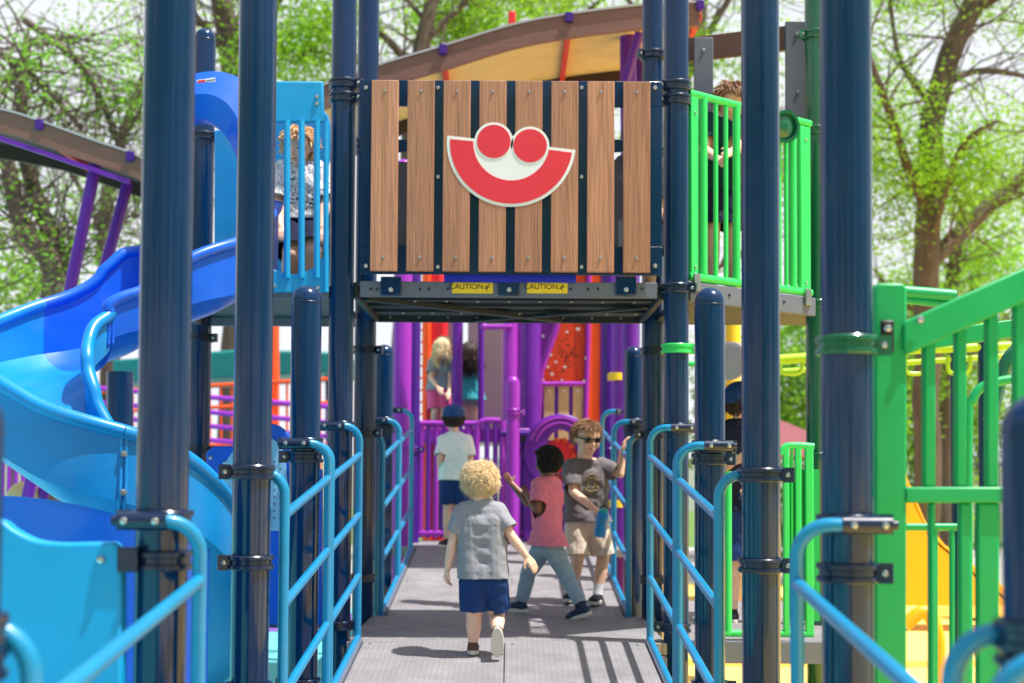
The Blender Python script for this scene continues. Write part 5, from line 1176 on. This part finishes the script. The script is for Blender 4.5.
    # bottoms
    e = .014*b if kind != 'pants' else .008*b; g = MB(); g.cap(hL, hR, .066*b+e*.6, .066*b+e*.6); g.cap(hL+V((0, 0, .06*b)), hR+V((0, 0, .06*b)), .06*b+e*.5, .06*b+e*.5); ends2 = []
    for s in 'LR':
        hp, kn, an = J['hip'+s], J['kn'+s], J['an'+s]
        if kind == 'pants':
            g.cap(hp, kn, .060*b+e, .042*b+e); g.cap(kn, an, .042*b+e, .030*b+e); q = kn.lerp(an, .93); dd = (an-kn).normalized(); ends2.append((q, dd, .08*b))
        else:
            L_ = hem_leg; q = hp.lerp(kn, L_) if L_ <= 1 else kn.lerp(an, L_-1); dd = ((kn-hp) if L_ <= 1 else (an-kn)).normalized()
            g.cap(hp, hp.lerp(kn, min(L_, 1)), .062*b+e, .056*b+e*1.3); g.cap(hp.lerp(kn, min(L_, 1)), q+dd*.03, .056*b+e*1.3, .056*b+e*1.5); ends2.append((q, dd, .11*b))
    def pr2(p):
        for q, dd, R_ in ends2:
            if (p-q).dot(dd) > 0 and ((p-q)-dd*(p-q).dot(dd)).length < R_: return True
        return False
    garment('trousers' if kind == 'pants' else 'shorts', g, M[bot_m], t, voxel, pr2, amp=.006*b, off=off+3)
    if feet:
        for s in 'LR':
            up = J.get('up'+s); shoe('shoe', J['an'+s], J['toe'+s], .165*b*(.98), M[shoes[0]], M[shoes[1]], t, up)
            if socks:
                kn, an = J['kn'+s], J['an'+s]; q = an.lerp(kn, .28); mb = MB(); mb.tube([an, an.lerp(kn, .12), q], [.030*b, .029*b, .033*b], 16); mb.build('sock', M[socks], t)
    return t, B, r, f, u, c, so
def JP(Y, **k):
    """joints written as (px, py, depth offset)"""
    return {n: at(v[0], v[1], Y+(v[2] if len(v) > 2 else 0)) for n, v in k.items()}
def scalp(hh, back=True):
    # local coords: y forward, z up -> keep everything except the face and neck
    return lambda p: not (p.y > hh*.12 and p.z < hh*.26) and p.z > -hh*.30 and not (p.y > -hh*.05 and p.z < -hh*.05)

# 1 toddler, seen from behind, running up the ramp
Y = 6.70
J = JP(Y, head=(480, 482.5, .02), neck=(479.5, 503, .0), shL=(464, 513, 0), shR=(497, 513, 0), elL=(453, 541, -.01), wrL=(447.5, 569, .03), elR=(511, 536, -.02), wrR=(526, 556, -.01),
       hipL=(474, 581, 0), hipR=(493, 581, 0), knL=(474, 617, .02), anL=(473, 643, .05), toeL=(473.5, 650, .16), knR=(497, 615, .06), anR=(497.5, 632, -.07), toeR=(497.5, 655, -.03))
J['upR'] = V((0, .93, .25)).normalized()
t, B, r, f, u, c, so = person('blond curly-haired toddler seen from behind running up the ramp in grey t-shirt and navy shorts', J, .178, (.05, 1, -.08), 'skin_pale', 'tee_grey', 'shorts_navy',
       hem_shirt=zz(578.5, Y), hem_leg=.80, sleeve=.72, voxel=.0036, build_=1.0, sh_th=1.2, shoes=('shoe_brown', 'sole'), hands={'L': (None, 1.9, (1, .2, 0)), 'R': (None, .45, (0, .6, -.6))}, flare=.7)
hh = .178
tuft_hair('hair', c+u*hh*.09-f*hh*.03, (hh*.405, hh*.455, hh*.43), B, M['hair_blond'], t, lambda p: not (p.y > hh*.15 and p.z < hh*.22) and p.z > -hh*.36, 2600, .042, 'wavy', .0021, seed=3)
# 2 girl in pink
Y = 8.32
J = JP(Y, head=(547.5, 462, 0), neck=(547, 480, 0), shL=(541, 487, -.07), shR=(552, 486, .07), elR=(529, 503, .08), wrR=(512, 484, .12), elL=(537, 509, -.14), wrL=(528, 496, -.06),
       hipR=(544, 546, .04), hipL=(551, 546, -.04), knR=(529, 571, .10), anR=(521, 597, .05), toeR=(514, 604, .16), knL=(564, 570, -.03), anL=(582, 600, -.16), toeL=(572, 607, -.30))
J['anR'] = at(521, 598, Y+.12); J['anR'].z = rz(J['anR'].y)+.055; J['anL'].z = rz(J['anL'].y)+.07; J['toeR'] = J['anR']+V((-.08, .05, 0)); J['toeL'] = J['anL']+V((-.06, .03, -.05)); J['upL'] = V((-.35, 0, .93)).normalized()
t, B, r, f, u, c, so = person('black-haired child in pink t-shirt and light blue jeans striding beside the boy', J, .165, (-.75, .65, -.1), 'skin_dark', 'tee_pink', 'jeans', kind='pants',
       hem_shirt=zz(545, Y), sleeve=.78, voxel=.0042, build_=1.16, sh_th=1.7, flare=1.5, shoes=('shoe_navy', 'sole'), hands={'R': (V((-.5, .3, .75)), .5, (0, 1, .2)), 'L': (V((-.3, .7, .5)), .9, (0, 0, 1))}, off=7)
hh = .165
tuft_hair('hair', c+u*hh*.08-f*hh*.05, (hh*.43, hh*.47, hh*.44), B, M['hair_black'], t, lambda p: not (p.y > hh*.14 and p.z < hh*.22) and p.z > -hh*.40, 1300, .016, 'afro', .0034, seed=5)
# 3 boy with sunglasses
Y = 8.72
J = JP(Y, head=(587, 438, -.03), neck=(584.5, 461, 0), shL=(571, 467, -.02), shR=(601, 466, .02), elL=(573, 492, -.10), wrL=(596, 510, -.20), elR=(620, 474, -.04), wrR=(622, 452, -.02),
       hipL=(577, 526, 0), hipR=(597, 526, 0), knL=(578, 558, -.03), anL=(571, 596, .05), toeL=(568, 604, -.08), knR=(603, 558, .0), anR=(597.5, 596, -.03), toeR=(594, 604, -.18))
J['anL'].z = rz(J['anL'].y)+.062; J['anR'].z = rz(J['anR'].y)+.062; J['toeL'] = J['anL']+V((-.03, -.1, 0)); J['toeR'] = J['anR']+V((-.04, -.1, 0))
t, B, r, f, u, c, so = person('smiling boy in sunglasses, dark grey t-shirt and tan shorts holding a turquoise bottle', J, .205, (.50, -1, -.22), 'skin_light', 'tee_slate', 'shorts_tan',
       hem_shirt=zz(521, Y), hem_leg=.92, sleeve=.80, voxel=.0042, build_=.94, sh_th=1.25, flare=1.15, shoes=('shoe_dark', 'sole'), socks='tee_white', hands={'L': (V((.7, -.2, -.6)), 1.3, (.2, .3, -.9)), 'R': (V((.2, 0, .9)), .8, (.9, 0, 0))}, off=2)
hh = .205
tuft_hair('hair', c+u*hh*.10-f*hh*.03, (hh*.415, hh*.465, hh*.43), B, M['hair_brown'], t, lambda p: not (p.y > hh*.10 and p.z < hh*.20) and p.z > -hh*.22 and not (p.y > -hh*.02 and p.z < hh*.0), 1500, .030, 'short', .0030, seed=8)
t2 = t
g = MB()
for s in (-1, 1): g.ell(c+f*hh*.405+r*s*hh*.17+u*hh*.0, (hh*.135, hh*.035, hh*.085), B, 20, 12)
g.beam(c+f*hh*.43-r*hh*.08+u*hh*.03, c+f*hh*.43+r*hh*.08+u*hh*.03, hh*.03, hh*.035); so_ = g.build('sunglasses', M['lens'], t2)
g = MB()
for s in (-1, 1): g.beam(c+f*hh*.40+r*s*hh*.29+u*hh*.03, c-f*hh*.02+r*s*hh*.41+u*hh*.03, hh*.02, hh*.04)
g.build('temple_arm', M['lens'], so_)
g = MB(); g.ell(c-u*hh*.27+f*hh*.408, (hh*.075, hh*.02, hh*.018), B, 14, 8); g.build('teeth', M['logo_white'], t2)
# yellow print on chest
p = at(592, 484, Y-.16); g = MB()
chest_n = V((.12, -1, .05)).normalized(); uxx = V((1, .12, 0)).normalized(); random.seed(3)
dgp = bpy.context.evaluated_depsgraph_get(); dgp.update()
def proj(px, py):
    o = at(px, py, Y-.6); d = (at(px, py, Y)-o).normalized(); off = wloc(t2)
    ok, q, nn, _ = so.ray_cast(o-off, d)
    return (q+off-d*.0025) if ok else at(px, py, Y-.11)
for i in (1, 2, 3, 4, 5, 8, 9, 10, 11):
    a = 2*pi*i/15; a2 = 2*pi*(i+1)/15; g.tube([proj(592+8*cos(a), 483+9*sin(a)), proj(592+8*cos(a2), 483+9*sin(a2))], .0024, 5)
for (a, b_, a2, b2) in ((588, 478, 588, 488), (588, 478, 592, 478), (588, 483, 592, 482), (594, 477, 594, 488), (594, 477, 598, 480), (598, 480, 595, 483), (595, 483, 598, 488), (586, 491, 598, 490)): g.tube([proj(a, b_), proj((a+a2)/2, (b_+b2)/2), proj(a2, b2)], .0024, 5)
g.build('chest_print', M['gold_print'], t2)
# bottle in hand
bc = at(601.5, 524, Y-.26); t = empty('water_bottle', bc-V((0, 0, .08)), 'turquoise water bottle held in the lowered hand of the boy in sunglasses', 'bottle')
Bt = Matrix.Rotation(radians(8), 3, 'Y')
MB().lathe([(.030, -.080), (.036, -.076), (.037, -.02), (.033, 0), (.037, .02), (.037, .058), (.030, .07)], bc, 28, Bt).build('bottle_body', M['turquoise'], t, sharp=40)
MB().lathe([(.026, .07), (.028, .073), (.028, .09), (.012, .094)], bc, 24, Bt).build('lid', M['teal_dress'], t, sharp=40)
MB().tube([bc+Bt @ V((.022*cos(a), 0, .092+.020*sin(a))) for a in [pi*k/8 for k in range(9)]], .004, 8).build('carry_loop', M['black'], t)
# cup / white object near the raised hand
# 4 kid in white shirt, back view
Y = 11.0
J = JP(Y, head=(453.5, 417, 0), neck=(454, 434, 0), shL=(444, 441, 0), shR=(466, 441, 0), elL=(440, 459, -.06), wrL=(440, 471, .04), elR=(471, 460, -.02), wrR=(468, 474, .06),
       hipL=(449, 481, 0), hipR=(461, 481, 0), knL=(448, 508, .02), anL=(447, 531, .0), toeL=(440, 536, .1), knR=(459, 508, .02), anR=(460, 531, .06), toeR=(462, 536, .16))
J['anL'].z = rz(10.9)+.055; J['anR'].z = rz(10.9)+.055; J['toeL'] = J['anL']+V((-.05, .08, 0)); J['toeR'] = J['anR']+V((.02, .1, 0))
t, B, r, f, u, c, so = person('child in white t-shirt, navy shorts and blue cap standing atop the upper ramp', J, .18, (-.15, 1, 0), 'skin_light', 'tee_white', 'shorts_navy', hem_shirt=zz(480, Y), hem_leg=.85, sleeve=.8,
       voxel=.0055, build_=1.0, sh_th=1.4, hands={}, off=4)
hh = .18
tuft_hair('hair', c+u*hh*.02-f*hh*.08, (hh*.46, hh*.46, hh*.44), B, M['hair_dark'], t, lambda p: not (p.y > hh*.1) and p.z > -hh*.46 and p.z < -hh*.02, 400, .03, 'curl', .005, seed=9)
def cap_hat(c, B, u, f, hh, m, parent):
    me = None; mb = MB(); mb.ell(c+u*hh*.12-f*hh*.03, (hh*.50, hh*.55, hh*.46), B, 32, 20); me = mb.mesh('cap'); clip_mesh(me, lambda p: (p-c).dot(u) < hh*(.02 if (p-c).dot(f) > 0 else -.08))
    o = link(me, 'cap', m, parent, sharp=60); s = o.modifiers.new('th', 'SOLIDIFY'); s.thickness = .006
    r = f.cross(u); mb = MB(); vs = []
    for i in range(13):
        a = radians(15+150*i/12); e = c+u*hh*.12+r*cos(a)*hh*.46+f*sin(a)*hh*.46; x = c+u*hh*.06+r*cos(a)*hh*.44+f*(sin(a)*hh*.5+hh*.34*sin(a)); vs += [e, x, x-u*.004, e-u*.006]
    mb.add(vs, [(i*4+k, i*4+(k+1) % 4, (i+1)*4+(k+1) % 4, (i+1)*4+k) for i in range(12) for k in range(4)]); mb.build('brim', m, o)
    mb = MB(); mb.ell(c+u*hh*.56-f*hh*.02, (.008, .008, .005), B, 10, 6); mb.build('button', m, o)
cap_hat(c, B, u, f, hh, M['cap_blue'], t)
# 5 blonde girl far
Y = 12.75; gz = gd
J = JP(Y, head=(444, 348, -.1), neck=(440, 359, -.03), shL=(433, 362, 0), shR=(449, 363, 0), elL=(431, 378, -.08), wrL=(438, 388, -.16), elR=(451, 378, -.08), wrR=(449, 392, -.2),
       hipL=(434, 392, .08), hipR=(445, 392, .08), knL=(435, 412, .0), anL=(434, 427, .06), toeL=(434, 430, -.1), knR=(444, 412, .0), anR=(444, 427, .06), toeR=(444, 430, -.1))
t, B, r, f, u, c, so = person('blonde girl in grey top and bright pink shorts on the far purple deck', J, .17, (.45, -.8, -.35), 'skin_light', 'tee_grey', 'pink_bright', hem_shirt=zz(390, Y), hem_leg=.9, sleeve=.7, voxel=.006, build_=1.0, sh_th=1.3)
hh = .17
tuft_hair('hair', c+u*hh*.09-f*hh*.04, (hh*.44, hh*.49, hh*.45), B, M['hair_blond'], t, scalp(hh), 500, .12, 'long', .007, seed=12, fall=.10)
# 6 girl in teal
Y = 12.9
J = JP(Y, head=(471, 352, 0), neck=(471, 365, 0), shL=(464, 370, 0), shR=(478, 370, 0), elL=(463, 386, .05), wrL=(466, 398, .08), elR=(480, 386, .05), wrR=(478, 399, .08),
       hipL=(466, 392, 0), hipR=(475, 392, 0), knL=(467, 412, 0), anL=(467, 427, 0), toeL=(467, 430, .12), knR=(474, 412, 0), anR=(473, 427, 0), toeR=(474, 430, .12))
t, B, r, f, u, c, so = person('long dark-haired girl in a teal dress on the far purple deck', J, .17, (.1, 1, 0), 'skin_light', 'teal_dress', 'tee_grey', hem_shirt=zz(400, Y), hem_leg=.7, sleeve=.5, voxel=.006, build_=1.0, sh_th=1.5, flare=1.6)
tuft_hair('hair', c+u*hh*.07-f*hh*.04, (hh*.44, hh*.49, hh*.45), B, M['hair_dark'], t, scalp(hh), 600, .14, 'long', .008, seed=13, fall=.16)
# 7 woman on left platform
Y = 7.72
J = JP(Y, head=(299, 148, -.05), neck=(299, 163, 0), shL=(284, 172, 0), shR=(314, 172, .0), elL=(277, 200, -.08), wrL=(280, 226, -.2), elR=(325, 200, -.04), wrR=(322, 228, -.16),
       hipL=(294, 228, .02), hipR=(313, 226, .02), knL=(291, 254, -.12), anL=(289, 272, .05), toeL=(288, 276, -.1), knR=(314, 250, -.12), anR=(311, 272, .02), toeR=(310, 276, -.14))
for s_ in 'LR': J['an'+s_].z = UZ+.06; J['toe'+s_].z = UZ+.02
t, B, r, f, u, c, so = person('woman with reddish blond hair in a black and white patterned blouse behind the turquoise bars', J, .20, (-.35, -1, -.25), 'skin_light', 'blouse', 'tee_navy', kind='shorts', hem_leg=.95, hem_shirt=zz(222, Y), sleeve=1.0, voxel=.006, build_=1.15, sh_th=1.6, group='people on the upper platforms')
hh = .20
tuft_hair('hair', c+u*hh*.09-f*hh*.03, (hh*.43, hh*.48, hh*.45), B, M['hair_auburn'], t, scalp(hh), 600, .05, 'short', .006, seed=15)
# 8 child behind green barrier
Y = 7.95
J = JP(Y, head=(731, 102, -.05), neck=(723, 120, 0), shL=(708, 124, 0), shR=(738, 124, 0), elL=(704, 150, -.1), wrL=(716, 158, -.22), elR=(740, 148, -.12), wrR=(731, 152, -.26),
       hipL=(712, 188, .05), hipR=(732, 188, .05), knL=(712, 232, 0), anL=(711, 268, .05), toeL=(711, 272, -.1), knR=(732, 232, 0), anR=(732, 268, .05), toeR=(732, 272, -.1))
for s_ in 'LR': J['an'+s_].z = UZ+.06; J['toe'+s_].z = UZ+.02
t, B, r, f, u, c, so = person('child with brown hair in a dark green shirt leaning on the light green barrier', J, .20, (.5, -.8, -.5), 'skin_light', 'tee_darkgreen', 'tee_navy', hem_leg=.9, hem_shirt=zz(190, Y), sleeve=.7, voxel=.006, build_=1.1, sh_th=1.4, group='people on the upper platforms')
tuft_hair('hair', c+u*hh*.09-f*hh*.03, (hh*.43, hh*.48, hh*.45), B, M['hair_brown'], t, scalp(hh), 500, .04, 'short', .006, seed=16)
# 9 child in cap on side deck
Y = 8.05
J = JP(Y, head=(741, 402, 0), neck=(741, 423, 0), shL=(722, 434, 0), shR=(762, 434, 0), elL=(722, 468, -.04), wrL=(733, 462, -.16), elR=(766, 468, -.02), wrR=(752, 484, -.16),
       hipL=(732, 512, 0), hipR=(754, 512, 0), knL=(732, 560, 0), anL=(732, 612, 0), toeL=(729, 616, -.12), knR=(755, 560, 0), anR=(756, 612, 0), toeR=(757, 616, -.12))
J['anL'] = V((J['anL'].x, Y, LZ+.06)); J['anR'] = V((J['anR'].x, Y, LZ+.06)); J['toeL'] = J['anL']+V((-.02, .1, 0)); J['toeR'] = J['anR']+V((.02, .1, 0))
t, B, r, f, u, c, so = person('child in blue cap and dark navy t-shirt half hidden behind a right post', J, .21, (.5, .9, 0), 'skin_light', 'tee_navy', 'shorts_navy', hem_leg=1.0, hem_shirt=zz(508, Y), sleeve=.75, voxel=.006, build_=1.12, sh_th=1.4)
hh = .21
cap_hat(c, B, u, f, hh, M['cap_blue'], t)
tuft_hair('hair', c+u*hh*.05-f*hh*.06, (hh*.43, hh*.46, hh*.42), B, M['hair_dark'], t, lambda p: not (p.y > hh*.1) and p.z > -hh*.35 and p.z < hh*.15, 300, .03, 'short', .005, seed=19)
# 10 person in striped knit behind panel, right
Y = 7.75
J = JP(Y, head=(640, 140, .0), neck=(640, 158, 0), shL=(622, 166, 0), shR=(656, 168, 0), elL=(618, 196, -.05), wrL=(626, 218, -.15), elR=(659, 202, -.04), wrR=(657, 228, -.12),
       hipL=(630, 225, 0), hipR=(650, 225, 0), knL=(630, 252, -.1), anL=(630, 274, .0), toeL=(630, 276, -.1), knR=(650, 252, -.1), anR=(650, 274, .0), toeR=(650, 276, -.1))
for s_ in 'LR': J['an'+s_].z = UZ+.06; J['toe'+s_].z = UZ+.02
t, B, r, f, u, c, so = person('person in a dark patterned knit almost hidden behind the right end of the slatted panel', J, .19, (-.3, -1, -.3), 'skin_light', 'knit', 'tee_navy', hem_leg=1.0, hem_shirt=zz(222, Y), sleeve=1.0, voxel=.007, build_=1.05, sh_th=1.3, group='people on the upper platforms')
hh = .19
tuft_hair('hair', c+u*hh*.09-f*hh*.03, (hh*.43, hh*.48, hh*.45), B, M['hair_dark'], t, scalp(hh), 300, .04, 'short', .006, seed=20)
